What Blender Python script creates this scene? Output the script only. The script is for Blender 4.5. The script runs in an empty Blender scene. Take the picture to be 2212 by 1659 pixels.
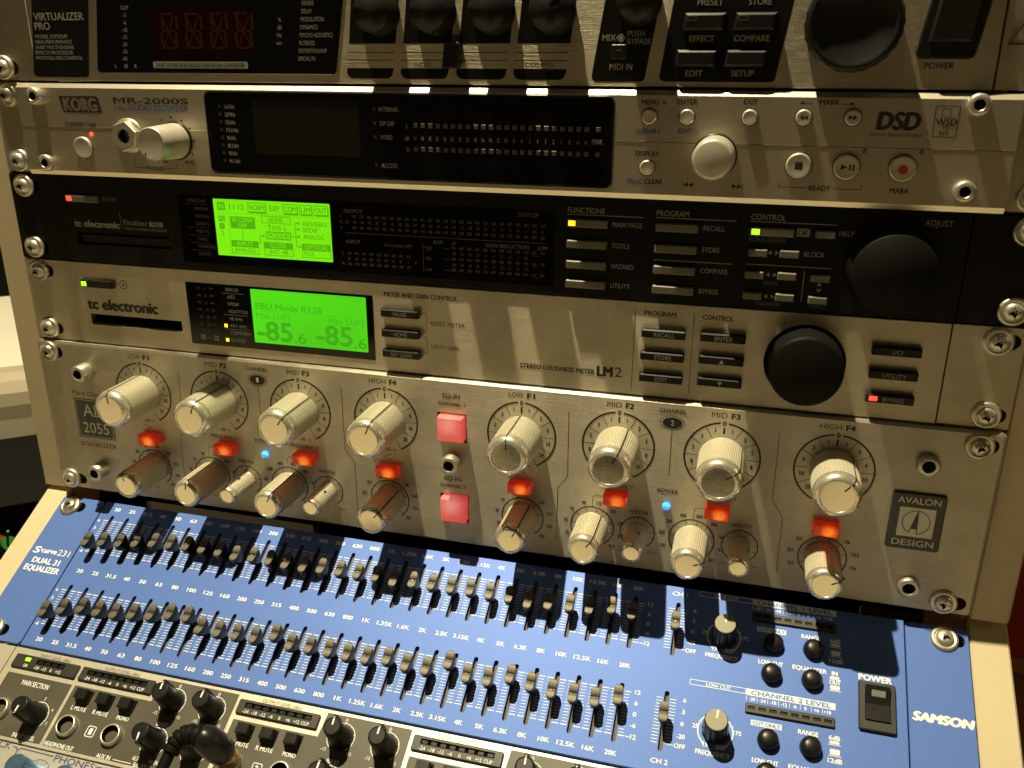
import bpy, bmesh, math, random
from mathutils import Matrix, Vector
from mathutils.geometry import tessellate_polygon

random.seed(7)
S = 0.001                                   # every length below is in millimetres
scene = bpy.context.scene
COL = scene.collection
R_ = math.radians

# ------------------------------------------------------------------ camera, world, lamp, exposure
CAM_R = ((0.963784, 0.26666, 0.00364269), (0.0936468, -0.325614, -0.940854), (-0.249702, 0.907121, -0.338793))
CAM_C = (375.009, -384.342, 231.516)
cam_d = bpy.data.cameras.new('camera')
cam_d.sensor_width = 36.0
cam_d.lens = 36.0 * 1923.4 / 2212.0
cam_d.clip_start = 0.02
cam_d.clip_end = 20.0
cam_d.dof.use_dof = True
cam_d.dof.focus_distance = 0.44
cam_d.dof.aperture_fstop = 26.0
cam = bpy.data.objects.new('camera', cam_d)
COL.objects.link(cam)
rr, dd, ff = (Vector(r) for r in CAM_R)
m = Matrix.Identity(4)
for i in range(3):
    m[i][0] = rr[i]; m[i][1] = -dd[i]; m[i][2] = -ff[i]; m[i][3] = CAM_C[i] * S
cam.matrix_world = m
scene.camera = cam

world = bpy.data.worlds.new('World')
scene.world = world
world.use_nodes = True
wn = world.node_tree
wn.nodes.clear()
w_out = wn.nodes.new('ShaderNodeOutputWorld')
w_bg = wn.nodes.new('ShaderNodeBackground')
w_tc = wn.nodes.new('ShaderNodeTexCoord')
w_no = wn.nodes.new('ShaderNodeTexNoise')
w_no.inputs['Scale'].default_value = 1.6
w_no.inputs['Detail'].default_value = 2.0
w_rp = wn.nodes.new('ShaderNodeValToRGB')
w_rp.color_ramp.elements[0].position = 0.30
w_rp.color_ramp.elements[0].color = (0.10, 0.072, 0.036, 1)
w_rp.color_ramp.elements[1].position = 0.72
w_rp.color_ramp.elements[1].color = (0.50, 0.36, 0.15, 1)
wn.links.new(w_tc.outputs['Generated'], w_no.inputs['Vector'])
wn.links.new(w_no.outputs['Fac'], w_rp.inputs['Fac'])
wn.links.new(w_rp.outputs['Color'], w_bg.inputs['Color'])
w_bg.inputs['Strength'].default_value = 0.10
wn.links.new(w_bg.outputs['Background'], w_out.inputs['Surface'])

def lamp(name, kind, loc, power, color, size, aim=None):
    d = bpy.data.lights.new(name, kind)
    d.energy = power
    d.color = color
    if kind == 'POINT':
        d.shadow_soft_size = size
    else:
        d.shape = 'DISK'; d.size = size
    o = bpy.data.objects.new(name, d)
    COL.objects.link(o)
    o.location = loc
    if aim is not None:
        o.rotation_euler = (Vector(aim) - Vector(loc)).to_track_quat('-Z', 'Y').to_euler()
    return o
# halogen spot in the ceiling, almost straight above the rack
lamp('ceiling_spot', 'POINT', (0.052, -0.078, 1.27), 125.0, (1.0, 0.87, 0.53), 0.008)
# broad weak fill lamp added for inferred room light, behind and left of camera
lamp('room_fill', 'AREA', (-0.9, -1.7, 1.5), 1.2, (1.0, 0.80, 0.42), 0.6, aim=(0.15, 0, 0.1))

# small fill lamp added for the inferred warm glow right of the rack
lamp('side_fill', 'AREA', (1.7, 0.1, 0.7), 1.2, (1.0, 0.72, 0.36), 0.3, aim=(0.65, 0.3, -0.2))

scene.view_settings.view_transform = 'Standard'
scene.view_settings.look = 'None'
scene.view_settings.exposure = 0.0
scene.view_settings.gamma = 1.0
scene.view_settings.use_curve_mapping = False
scene.render.engine = 'CYCLES'
scene.cycles.max_bounces = 8

# ------------------------------------------------------------------ materials
MATS = {}
def _mat(name):
    mt = bpy.data.materials.new(name)
    mt.use_nodes = True
    nt = mt.node_tree
    return mt, nt, nt.nodes['Principled BSDF']

def simple(name, col, rough=0.5, metal=0.0, spec=0.5, noise=0.12, nscale=60.0, bump=0.0, coat=0.0, rvar=0.08, stretch=None):
    mt, nt, b = _mat(name)
    tc = nt.nodes.new('ShaderNodeTexCoord')
    mp = nt.nodes.new('ShaderNodeMapping')
    nt.links.new(tc.outputs['Object'], mp.inputs['Vector'])
    if stretch: mp.inputs['Scale'].default_value = stretch
    n = nt.nodes.new('ShaderNodeTexNoise')
    n.inputs['Scale'].default_value = nscale
    n.inputs['Detail'].default_value = 5.0
    n.inputs['Roughness'].default_value = 0.65
    nt.links.new(mp.outputs['Vector'], n.inputs['Vector'])
    mx = nt.nodes.new('ShaderNodeMix'); mx.data_type = 'RGBA'
    mx.inputs['A'].default_value = [c * (1 - noise) for c in col] + [1]
    mx.inputs['B'].default_value = [min(1, c * (1 + noise)) for c in col] + [1]
    nt.links.new(n.outputs['Fac'], mx.inputs['Factor'])
    nt.links.new(mx.outputs['Result'], b.inputs['Base Color'])
    mr = nt.nodes.new('ShaderNodeMapRange')
    mr.inputs['To Min'].default_value = max(0.02, rough - rvar)
    mr.inputs['To Max'].default_value = min(1, rough + rvar)
    nt.links.new(n.outputs['Fac'], mr.inputs['Value'])
    nt.links.new(mr.outputs['Result'], b.inputs['Roughness'])
    b.inputs['Metallic'].default_value = metal
    b.inputs['Specular IOR Level'].default_value = spec
    b.inputs['Coat Weight'].default_value = coat
    b.inputs['Coat Roughness'].default_value = 0.08
    if bump:
        bp = nt.nodes.new('ShaderNodeBump')
        bp.inputs['Strength'].default_value = bump
        bp.inputs['Distance'].default_value = 0.0004
        nt.links.new(n.outputs['Fac'], bp.inputs['Height'])
        nt.links.new(bp.outputs['Normal'], b.inputs['Normal'])
    MATS[name] = mt
    return mt

def brushed(name, col, rough, metal, aniso, grain=0.10, bump=0.25):
    """aluminium front panel, brushed along its length"""
    mt, nt, b = _mat(name)
    tc = nt.nodes.new('ShaderNodeTexCoord')
    mp = nt.nodes.new('ShaderNodeMapping')
    mp.inputs['Scale'].default_value = (14.0, 14.0, 900.0)
    nt.links.new(tc.outputs['Object'], mp.inputs['Vector'])
    n = nt.nodes.new('ShaderNodeTexNoise')
    n.inputs['Scale'].default_value = 3.0
    n.inputs['Detail'].default_value = 6.0
    n.inputs['Roughness'].default_value = 0.7
    nt.links.new(mp.outputs['Vector'], n.inputs['Vector'])
    n2 = nt.nodes.new('ShaderNodeTexNoise')
    n2.inputs['Scale'].default_value = 18.0
    n2.inputs['Detail'].default_value = 3.0
    nt.links.new(tc.outputs['Object'], n2.inputs['Vector'])
    mx = nt.nodes.new('ShaderNodeMix'); mx.data_type = 'RGBA'
    mx.inputs['A'].default_value = [c * (1 - grain) for c in col] + [1]
    mx.inputs['B'].default_value = [min(1, c * (1 + grain)) for c in col] + [1]
    nt.links.new(n.outputs['Fac'], mx.inputs['Factor'])
    n3 = nt.nodes.new('ShaderNodeTexNoise')      # handling marks: soft smudges where fingers have been
    n3.inputs['Scale'].default_value = 32.0; n3.inputs['Detail'].default_value = 7.0; n3.inputs['Roughness'].default_value = 0.72
    nt.links.new(tc.outputs['Object'], n3.inputs['Vector'])
    sm = nt.nodes.new('ShaderNodeMapRange')
    sm.inputs['From Min'].default_value = 0.42; sm.inputs['From Max'].default_value = 0.66
    sm.inputs['To Min'].default_value = 1.0; sm.inputs['To Max'].default_value = 0.80
    nt.links.new(n3.outputs['Fac'], sm.inputs['Value'])
    vm = nt.nodes.new('ShaderNodeVectorMath'); vm.operation = 'SCALE'
    nt.links.new(mx.outputs['Result'], vm.inputs[0]); nt.links.new(sm.outputs['Result'], vm.inputs['Scale'])
    nt.links.new(vm.outputs['Vector'], b.inputs['Base Color'])
    ad = nt.nodes.new('ShaderNodeMath'); ad.operation = 'ADD'
    nt.links.new(n.outputs['Fac'], ad.inputs[0]); nt.links.new(n2.outputs['Fac'], ad.inputs[1])
    mr = nt.nodes.new('ShaderNodeMapRange')
    mr.inputs['From Min'].default_value = 0.5; mr.inputs['From Max'].default_value = 1.5
    mr.inputs['To Min'].default_value = rough - 0.09
    mr.inputs['To Max'].default_value = rough + 0.09
    nt.links.new(ad.outputs[0], mr.inputs['Value'])
    nt.links.new(mr.outputs['Result'], b.inputs['Roughness'])
    b.inputs['Metallic'].default_value = metal
    b.inputs['Anisotropic'].default_value = aniso
    tg = nt.nodes.new('ShaderNodeCombineXYZ')
    tg.inputs['Z'].default_value = 1.0
    nt.links.new(tg.outputs['Vector'], b.inputs['Tangent'])
    bp = nt.nodes.new('ShaderNodeBump')
    bp.inputs['Strength'].default_value = bump
    bp.inputs['Distance'].default_value = 0.0002
    nt.links.new(n.outputs['Fac'], bp.inputs['Height'])
    nt.links.new(bp.outputs['Normal'], b.inputs['Normal'])
    MATS[name] = mt
    return mt

def glow(name, col, strength, base=None, rough=0.3, var=0.0, vscale=300.0):
    """a lamp, lit switch or screen: it gives off light"""
    mt, nt, b = _mat(name)
    b.inputs['Base Color'].default_value = list(base or col) + [1]
    b.inputs['Roughness'].default_value = rough
    b.inputs['Emission Color'].default_value = list(col) + [1]
    b.inputs['Emission Strength'].default_value = strength
    if var:
        tc = nt.nodes.new('ShaderNodeTexCoord')
        n = nt.nodes.new('ShaderNodeTexNoise')
        n.inputs['Scale'].default_value = vscale
        n.inputs['Detail'].default_value = 1.5
        nt.links.new(tc.outputs['Object'], n.inputs['Vector'])
        mr = nt.nodes.new('ShaderNodeMapRange')
        mr.inputs['From Min'].default_value = 0.3; mr.inputs['From Max'].default_value = 0.7
        mr.inputs['To Min'].default_value = strength * (1 - var)
        mr.inputs['To Max'].default_value = strength * (1 + var)
        nt.links.new(n.outputs['Fac'], mr.inputs['Value'])
        nt.links.new(mr.outputs['Result'], b.inputs['Emission Strength'])
    MATS[name] = mt
    return mt

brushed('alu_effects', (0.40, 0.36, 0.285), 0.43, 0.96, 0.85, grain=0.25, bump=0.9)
simple('alu_recorder', (0.64, 0.57, 0.47), 0.42, 0.92, nscale=900, noise=0.05, rvar=0.03)
brushed('alu_meter', (0.60, 0.545, 0.44), 0.46, 0.88, 0.85, grain=0.14, bump=0.6)
brushed('alu_equalizer', (0.62, 0.57, 0.47), 0.46, 0.85, 0.85, grain=0.16, bump=0.7)
simple('alu_amplifier', (0.66, 0.62, 0.53), 0.40, 0.55, nscale=300, noise=0.06)
simple('alu_controller', (0.62, 0.60, 0.55), 0.38, 0.5, nscale=300, noise=0.04)
simple('black_panel', (0.008, 0.008, 0.0085), 0.40, 0.0, spec=0.18, nscale=500, noise=0.3)
simple('black_glass', (0.004, 0.004, 0.004), 0.08, 0.0, spec=0.4, nscale=30, noise=0.2, rvar=0.05)
simple('black_print', (0.008, 0.008, 0.008), 0.36, spec=0.2, nscale=200, noise=0.2)
simple('black_plastic', (0.012, 0.012, 0.012), 0.34, spec=0.3, nscale=400, noise=0.25)
simple('black_rubber', (0.007, 0.007, 0.0068), 0.55, spec=0.10, nscale=600, noise=0.3, bump=0.2)
simple('dark_void', (0.006, 0.0055, 0.005), 0.9, spec=0.05)
simple('slot_floor', (0.15, 0.115, 0.08), 0.7, nscale=700, noise=0.5)
simple('ink', (0.022, 0.019, 0.014), 0.5)
simple('ink_blue', (0.045, 0.09, 0.27), 0.5)
simple('ink_violet', (0.085, 0.07, 0.20), 0.5)
simple('white_print', (0.80, 0.84, 0.88), 0.5, noise=0.03)
simple('grey_print', (0.28, 0.27, 0.245), 0.5, noise=0.05)
simple('dim_print', (0.115, 0.11, 0.10), 0.5, noise=0.05)
simple('faint_print', (0.020, 0.018, 0.018), 0.4, noise=0.05)
simple('ghost_print', (0.42, 0.39, 0.33), 0.45, 0.4)
simple('blue_paint', (0.098, 0.185, 0.56), 0.48, 0.20, spec=0.20, nscale=1500, noise=0.22, rvar=0.08, bump=0.22)
simple('grey_paint', (0.078, 0.070, 0.052), 0.46, nscale=45, noise=0.35, bump=0.05)
simple('grey_plastic', (0.030, 0.028, 0.024), 0.42, nscale=60, noise=0.35)
simple('chrome', (0.84, 0.80, 0.70), 0.22, 1.0, nscale=80, noise=0.03, rvar=0.05)
simple('zinc', (0.70, 0.67, 0.58), 0.38, 0.8, nscale=400, noise=0.12, rvar=0.1)
simple('zinc_dull', (0.52, 0.49, 0.41), 0.48, 0.75, nscale=500, noise=0.25, rvar=0.14)
simple('zinc_worn', (0.62, 0.58, 0.47), 0.33, 0.85, nscale=300, noise=0.35, rvar=0.15)
simple('steel', (0.62, 0.58, 0.50), 0.40, 0.8, nscale=500, noise=0.12)
simple('satin_knob', (0.80, 0.76, 0.62), 0.40, 0.6, nscale=300, noise=0.05)
simple('knob_lip', (0.86, 0.81, 0.68), 0.27, 0.75, nscale=200, noise=0.04)
simple('polished_edge', (0.80, 0.76, 0.66), 0.34, 1.0, nscale=300, noise=0.05)
simple('knob_face', (0.76, 0.73, 0.66), 0.20, 0.97, nscale=300, noise=0.05)
simple('silver_plastic', (0.62, 0.58, 0.50), 0.36, 0.45, nscale=600, noise=0.05)
simple('button_grey', (0.14, 0.13, 0.10), 0.45, nscale=300, noise=0.1)
simple('fader_gold', (0.135, 0.122, 0.097), 0.55, 0.6, nscale=900, noise=0.15)
simple('knob_top', (0.30, 0.28, 0.22), 0.6, 0.1, nscale=900, noise=0.2)
simple('brass', (0.62, 0.42, 0.15), 0.30, 1.0, nscale=300, noise=0.12)
simple('blue_knob', (0.20, 0.36, 0.62), 0.30, 0.85, nscale=200, noise=0.05)
simple('badge_blue', (0.028, 0.036, 0.045), 0.35, nscale=200, noise=0.15)
simple('badge_silver', (0.40, 0.42, 0.40), 0.35, 0.6, nscale=300)
simple('red_ink', (0.45, 0.03, 0.03), 0.5)
simple('red_plastic', (0.45, 0.02, 0.012), 0.3)
simple('dead_segment', (0.085, 0.080, 0.070), 0.4, nscale=500)
simple('dark_segment', (0.028, 0.024, 0.024), 0.4, nscale=500)
simple('red_window', (0.012, 0.0015, 0.001), 0.12, spec=0.4)
simple('red_segment', (0.034, 0.003, 0.0025), 0.4, nscale=900, noise=0.3)
simple('lcd_off', (0.012, 0.013, 0.008), 0.2, nscale=30)
simple('laminate', (0.60, 0.51, 0.35), 0.48, nscale=25, noise=0.07, bump=0.05)
simple('white_laminate', (0.80, 0.77, 0.68), 0.4, nscale=20, noise=0.03)
simple('raw_wood', (0.34, 0.17, 0.055), 0.7, nscale=40, noise=0.35, stretch=(6, 6, 1))
simple('table_edge_shaded', (0.40, 0.345, 0.25), 0.5, nscale=25, noise=0.06)  # beige laminate darkened: shade of the upright edge put into its colour
simple('red_card', (0.70, 0.08, 0.02), 0.6)
simple('cabinet_wood', (0.62, 0.27, 0.06), 0.5, nscale=14, noise=0.35, stretch=(5, 5, 1))
simple('carpet', (0.012, 0.011, 0.010), 0.9)
simple('green_rubber', (0.03, 0.20, 0.03), 0.5)
simple('red_rubber', (0.30, 0.02, 0.015), 0.5)
glow('lcd_lime', (0.20, 0.86, 0.004), 0.92, base=(0.05, 0.12, 0.01), var=0.05, vscale=25)
glow('lcd_lime_ink', (0.095, 0.48, 0.003), 0.85, base=(0.02, 0.05, 0.01))
glow('lcd_green', (0.065, 0.62, 0.004), 0.95, base=(0.03, 0.12, 0.01), var=0.22, vscale=14)
glow('lcd_green_ink', (0.042, 0.42, 0.006), 0.9, base=(0.01, 0.05, 0.01))
glow('lcd_green_pale', (0.035, 0.52, 0.008), 0.9, base=(0.01, 0.05, 0.01))
def glow_core(name, edge, core, s_edge, s_core, centre, radius, base, rough=0.12):
    """lens of a lit switch: brightest over the bulb behind it"""
    mt, nt, b = _mat(name)
    b.inputs['Base Color'].default_value = list(base) + [1]
    b.inputs['Roughness'].default_value = rough
    tc = nt.nodes.new('ShaderNodeTexCoord')
    vd = nt.nodes.new('ShaderNodeVectorMath'); vd.operation = 'DISTANCE'
    vd.inputs[1].default_value = [c * S for c in (centre[0], -centre[2], centre[1])]
    nt.links.new(tc.outputs['Object'], vd.inputs[0])
    n = nt.nodes.new('ShaderNodeTexNoise'); n.inputs['Scale'].default_value = 420.0
    nt.links.new(tc.outputs['Object'], n.inputs['Vector'])
    ad = nt.nodes.new('ShaderNodeMath'); ad.operation = 'MULTIPLY_ADD'
    ad.inputs[1].default_value = radius * S * 0.5
    nt.links.new(n.outputs['Fac'], ad.inputs[0]); nt.links.new(vd.outputs['Value'], ad.inputs[2])
    mr = nt.nodes.new('ShaderNodeMapRange'); mr.interpolation_type = 'SMOOTHSTEP'
    mr.inputs['From Min'].default_value = radius * S * 1.25; mr.inputs['From Max'].default_value = radius * S * 0.25
    nt.links.new(ad.outputs[0], mr.inputs['Value'])
    mc = nt.nodes.new('ShaderNodeMix'); mc.data_type = 'RGBA'
    mc.inputs['A'].default_value = list(edge) + [1]; mc.inputs['B'].default_value = list(core) + [1]
    nt.links.new(mr.outputs['Result'], mc.inputs['Factor'])
    nt.links.new(mc.outputs['Result'], b.inputs['Emission Color'])
    m2 = nt.nodes.new('ShaderNodeMapRange')
    m2.inputs['To Min'].default_value = s_edge; m2.inputs['To Max'].default_value = s_core
    nt.links.new(mr.outputs['Result'], m2.inputs['Value'])
    nt.links.new(m2.outputs['Result'], b.inputs['Emission Strength'])
    MATS[name] = mt
glow_core('lit_orange', (1.0, 0.025, 0.002), (1.0, 0.22, 0.012), 0.24, 1.25, (1.2, -0.4, 5.2), 4.8, (0.25, 0.015, 0.005))
glow_core('lit_pink', (1.0, 0.085, 0.08), (1.0, 0.34, 0.30), 0.46, 0.62, (-1.0, 3.0, 3.4), 8.5, (0.62, 0.2, 0.18), 0.3)
glow('led_red', (1.0, 0.03, 0.015), 4.0)
glow('led_yellow', (1.0, 0.62, 0.01), 2.2)
glow('led_green', (0.32, 1.0, 0.02), 1.8)
glow('led_blue', (0.05, 0.34, 1.0), 1.5, rough=0.1, var=0.7, vscale=700)

# ------------------------------------------------------------------ mesh builder (u right, v up the panel, d out of it)
def rrect(u0, u1, v0, v1, r=0.0, n=5):
    if r <= 0: return [(u0, v0), (u1, v0), (u1, v1), (u0, v1)]
    out = []
    for cx, cy, a in ((u1 - r, v0 + r, -90), (u1 - r, v1 - r, 0), (u0 + r, v1 - r, 90), (u0 + r, v0 + r, 180)):
        for k in range(n + 1):
            t = R_(a + 90 * k / n)
            out.append((cx + r * math.cos(t), cy + r * math.sin(t)))
    return out

def circ(cu, cv, r, n=32, a0=0.0):
    return [(cu + r * math.cos(a0 + 2 * math.pi * k / n), cv + r * math.sin(a0 + 2 * math.pi * k / n)) for k in range(n)]

def inset(poly, k):
    """shrink an anticlockwise convex outline by k"""
    n = len(poly); out = []
    for i in range(n):
        a, b, c = Vector(poly[i - 1]), Vector(poly[i]), Vector(poly[(i + 1) % n])
        e1, e2 = (b - a), (c - b)
        if e1.length < 1e-9 or e2.length < 1e-9: out.append(tuple(b)); continue
        n1 = Vector((-e1.y, e1.x)).normalized(); n2 = Vector((-e2.y, e2.x)).normalized()
        h = n1 + n2
        q = h.dot(n1)
        out.append(tuple(b + h * (k / max(q, 0.35))))
    return out

class MB:
    def __init__(s):
        s.v = []; s.f = []; s.mi = []; s.sm = []; s.mats = []; s.m = 0; s.texts = []
        s.xf = None
    def mat(s, name):
        if name not in s.mats: s.mats.append(name)
        s.m = s.mats.index(name); return s
    def P(s, u, v, d):
        if s.xf: u, v, d = s.xf(u, v, d)
        s.v.append((u * S, -d * S, v * S)); return len(s.v) - 1
    def F(s, idx, smooth=False):
        s.f.append(tuple(idx)); s.mi.append(s.m); s.sm.append(smooth)
    def sheet(s, poly, d):
        s.F([s.P(u, v, d) for u, v in poly])
    def plate(s, outer, holes, d1, d0, ch=0.0, back=False):
        """flat panel with openings: front at d1, walls back to d0, front edge chamfered by ch"""
        top = inset(outer, ch) if ch else outer
        loops = [top] + holes
        flat = [pt for lp in loops for pt in lp]
        ids = [s.P(u, v, d1) for u, v in flat]
        for t in tessellate_polygon([[Vector((u, v, 0)) for u, v in lp] for lp in loops]):
            a, b, c = (flat[i] for i in t)
            area = (b[0] - a[0]) * (c[1] - a[1]) - (b[1] - a[1]) * (c[0] - a[0])
            if abs(area) < 1e-9: continue
            s.F([ids[i] for i in (t if area > 0 else t[::-1])])
        k = 0
        for li, lp in enumerate(loops):
            n = len(lp); f = ids[k:k + n]; k += n
            if li == 0 and ch:
                md = [s.P(u, v, d1 - ch) for u, v in outer]
                for i in range(n): s.F((f[i], md[i], md[(i + 1) % n], f[(i + 1) % n]))
                f = md; lp = outer
            bk = [s.P(u, v, d0) for u, v in lp]
            for i in range(n):
                q = (f[i], bk[i], bk[(i + 1) % n], f[(i + 1) % n])
                s.F(q)
            if li == 0 and back: s.F(bk[::-1])
    def prism(s, poly, d0, d1, ch=0.0, smooth=False):
        s.plate(poly, [], d1, d0, ch)
    def box(s, u0, u1, v0, v1, d0, d1, ch=0.0, r=0.0):
        s.plate(rrect(u0, u1, v0, v1, r), [], d1, d0, ch, back=True)
    def lathe(s, cu, cv, prof, n=40, smooth=True, mats=None, rfun=None):
        """prof: [(radius, d)] from the panel outwards; closed where radius is 0"""
        rings = []
        for j, (r, d) in enumerate(prof):
            if r <= 1e-6: rings.append([s.P(cu, cv, d)])
            else:
                ring = []
                for k in range(n):
                    t = 2 * math.pi * k / n
                    q = r + (rfun(j, k) if rfun else 0.0)
                    ring.append(s.P(cu + q * math.cos(t), cv + q * math.sin(t), d))
                rings.append(ring)
        for j in range(len(rings) - 1):
            if mats and mats[j]: s.mat(mats[j])
            a, b = rings[j], rings[j + 1]
            for k in range(n):
                k2 = (k + 1) % n
                if len(b) == 1 and len(a) == 1: continue
                if len(b) == 1: s.F((a[k], a[k2], b[0]), smooth)
                elif len(a) == 1: s.F((a[0], b[k2], b[k]), smooth)
                else: s.F((a[k], a[k2], b[k2], b[k]), smooth)
    def arc(s, cu, cv, r, w, a0, a1, d, n=48):
        """flat printed arc, angles clockwise from straight up"""
        n = max(3, int(n * abs(a1 - a0) / 360))
        o = []; i = []
        for k in range(n + 1):
            t = R_(a0 + (a1 - a0) * k / n)
            o.append(s.P(cu + (r + w / 2) * math.sin(t), cv + (r + w / 2) * math.cos(t), d))
            i.append(s.P(cu + (r - w / 2) * math.sin(t), cv + (r - w / 2) * math.cos(t), d))
        for k in range(n): s.F((o[k], i[k], i[k + 1], o[k + 1]))
    def tick(s, cu, cv, a, r0, r1, w, d):
        t = R_(a)
        s.line(cu + r0 * math.sin(t), cv + r0 * math.cos(t), cu + r1 * math.sin(t), cv + r1 * math.cos(t), w, d)
    def line(s, u0, v0, u1, v1, w, d):
        e = Vector((u1 - u0, v1 - v0)).normalized() * (w / 2)
        n = Vector((-e.y, e.x))
        s.F([s.P(u0 + n.x, v0 + n.y, d), s.P(u0 - n.x, v0 - n.y, d), s.P(u1 - n.x, v1 - n.y, d), s.P(u1 + n.x, v1 + n.y, d)])
    def pline(s, pts, w, d):
        for a, b in zip(pts, pts[1:]): s.line(a[0], a[1], b[0], b[1], w, d)
    def dot(s, u, v, r, d, n=14): s.sheet(circ(u, v, r, n), d)
    def rect(s, u0, u1, v0, v1, d, r=0.0): s.sheet(rrect(u0, u1, v0, v1, r, 4), d)
    def frame(s, u0, u1, v0, v1, w, d, r=0.0):
        o = rrect(u0, u1, v0, v1, r, 4); i = inset(o, w)
        a = [s.P(u, v, d) for u, v in o]; b = [s.P(u, v, d) for u, v in i]
        for k in range(len(o)): s.F((a[k], a[(k + 1) % len(o)], b[(k + 1) % len(o)], b[k]))
    def tri(s, u, v, w, h, way, d):
        pts = {'r': [(-w, -h), (w, 0), (-w, h)], 'l': [(w, -h), (w, h), (-w, 0)],
               'u': [(-w, -h), (w, -h), (0, h)], 'd': [(-w, h), (0, -h), (w, h)]}[way]
        s.sheet([(u + a / 2, v + b / 2) for a, b in pts], d)
    def text(s, body, u, v, h, w=None, d=0.0, al='c', bold=0.0, shear=0.0, rot=0.0, ex=1.0):
        """letters of cap height h, middle of the caps at v; w = exact width"""
        s.texts.append((body, u, v, h, w, d, al, bold, shear, rot, ex, s.m))
    def tube(s, pts, rad, n=12, smooth=True):
        """round bar through points (u, v, d); rad one number or one per point"""
        if not hasattr(rad, '__len__'): rad = [rad] * len(pts)
        V = [Vector(q) for q in pts]
        rings = []; up = None
        for i, q in enumerate(V):
            t = (V[min(i + 1, len(V) - 1)] - V[max(i - 1, 0)]).normalized()
            if up is None:
                up = t.orthogonal().normalized()
            up = (up - t * up.dot(t)).normalized()
            sd = t.cross(up)
            rings.append([s.P(*(q + (up * math.cos(2 * math.pi * k / n) + sd * math.sin(2 * math.pi * k / n)) * rad[i])) for k in range(n)])
        for a, b in zip(rings, rings[1:]):
            for k in range(n): s.F((a[k], a[(k + 1) % n], b[(k + 1) % n], b[k]), smooth)
        s.F(rings[0][::-1]); s.F(rings[-1])
    def mesh(s, name):
        me = bpy.data.meshes.new(name)
        me.from_pydata(s.v, [], s.f)
        for mn in s.mats: me.materials.append(MATS[mn])
        me.polygons.foreach_set('material_index', s.mi)
        me.polygons.foreach_set('use_smooth', s.sm)
        me.update()
        return me

PENDING = []          # lettering filled in once, at the end
def put(name, src, parent=None, loc=(0, 0, 0), rot=0.0, label=None):
    """link one mesh object; src is a builder or an existing mesh; rot turns it clockwise on the panel"""
    if isinstance(src, MB):
        if src.texts:
            me = bpy.data.meshes.new(name); PENDING.append((src, me))
        else: me = src.mesh(name)
    else: me = src
    o = bpy.data.objects.new(name, me)
    COL.objects.link(o)
    if parent: o.parent = parent
    o.location = (loc[0] * S, -loc[2] * S, loc[1] * S)
    o.rotation_euler = (0, R_(rot), 0)
    if label: o['label'] = label
    return o

def thing(name, label, cat, loc=(0, 0, 0), tilt=0.0, group=None):
    o = bpy.data.objects.new(name, None)
    o.empty_display_size = 0.02
    COL.objects.link(o)
    o.location = [c * S for c in loc]
    o.rotation_euler = (tilt, 0, 0)
    o['label'] = label; o['category'] = cat
    if group: o['group'] = group
    return o

def tag(o, label=None, cat=None, kind=None, group=None):
    for k, val in (('label', label), ('category', cat), ('kind', kind), ('group', group)):
        if val: o[k] = val
    return o

# ------------------------------------------------------------------ frames of the two rack planes
TILT, Y0, Z0 = (1.0416, 2.77389, -7.83349)                         # lower units lean back by TILT from the vertical
def lower_origin(w):                        # world position of the lower edge of a unit whose foot is w down the slope
    return (0.0, -Y0 - w * math.sin(TILT), Z0 - w * math.cos(TILT))

# ------------------------------------------------------------------ shared small parts
def screw_mesh(metal, turn):
    b = MB(); b.mat(metal)
    prof = [(5.9, -0.2), (5.9, 0.7), (5.5, 1.35), (4.9, 1.6), (4.3, 1.45), (3.95, 1.15), (3.85, 1.2), (3.75, 1.9), (3.3, 2.6), (2.4, 3.05), (1.2, 3.25), (0, 3.3)]
    b.lathe(0, 0, prof, 28)
    b.mat('dark_void')
    for a in (0, 90):                        # cross recess painted: two dark lozenges over the dome stand for its shade
        t = R_(a + turn); c, sn = math.cos(t), math.sin(t)
        pts = [(-2.5, 0, 3.10), (-0.8, -0.75, 3.36), (0.8, -0.75, 3.36), (2.5, 0, 3.10), (0.8, 0.75, 3.36), (-0.8, 0.75, 3.36)]
        b.F([b.P(c * x - sn * y, sn * x + c * y, z) for x, y, z in pts])
    return b.mesh('rack_screw')
SCREWS = [screw_mesh('zinc', 8), screw_mesh('zinc_dull', 30), screw_mesh('zinc', 62), screw_mesh('zinc_worn', 47)]
def screws(parent, pts, d):
    for u, v in pts:
        put('rack_screw', random.choice(SCREWS), parent, (u + random.uniform(-.3, .3), v + random.uniform(-.2, .2), d), random.uniform(-40, 40))

def ear_slot(u, v, w=10.0, h=6.4):
    return rrect(u - w / 2, u + w / 2, v - h / 2, v + h / 2, h / 2 - 0.01, 4)

def socket_mesh(name, r, h, hexr):
    """socket head cap screw standing off the panel"""
    b = MB(); b.mat('steel')
    n = 36
    b.lathe(0, 0, [(r, 0), (r, h - 0.6), (r - 0.5, h), (hexr * 1.12, h)], n)
    b.lathe(0, 0, [(hexr * 1.12, h), (hexr, h - 0.3)], 36)
    b.mat('dark_void')
    hx = circ(0, 0, hexr * 1.02, 6, 0.4)
    b.prism(hx, h - 3.0, h - 0.25)  # near-black hexagon just under the rim paints the shade of the socket
    return b.mesh(name)

def chassis(parent, h, d=-1.5, u0=18, u1=464.6):
    b = MB(); b.mat('dark_void')
    b.box(u0, u1, 0.8, h - 0.8, -180, d)
    put('chassis', b, parent)

def button_mesh(name, w, h, d, mat, r=0.6, ch=0.5):
    b = MB(); b.mat(mat)
    b.box(-w / 2, w / 2, -h / 2, h / 2, 0, d, ch, r)
    return b.mesh(name)


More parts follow.
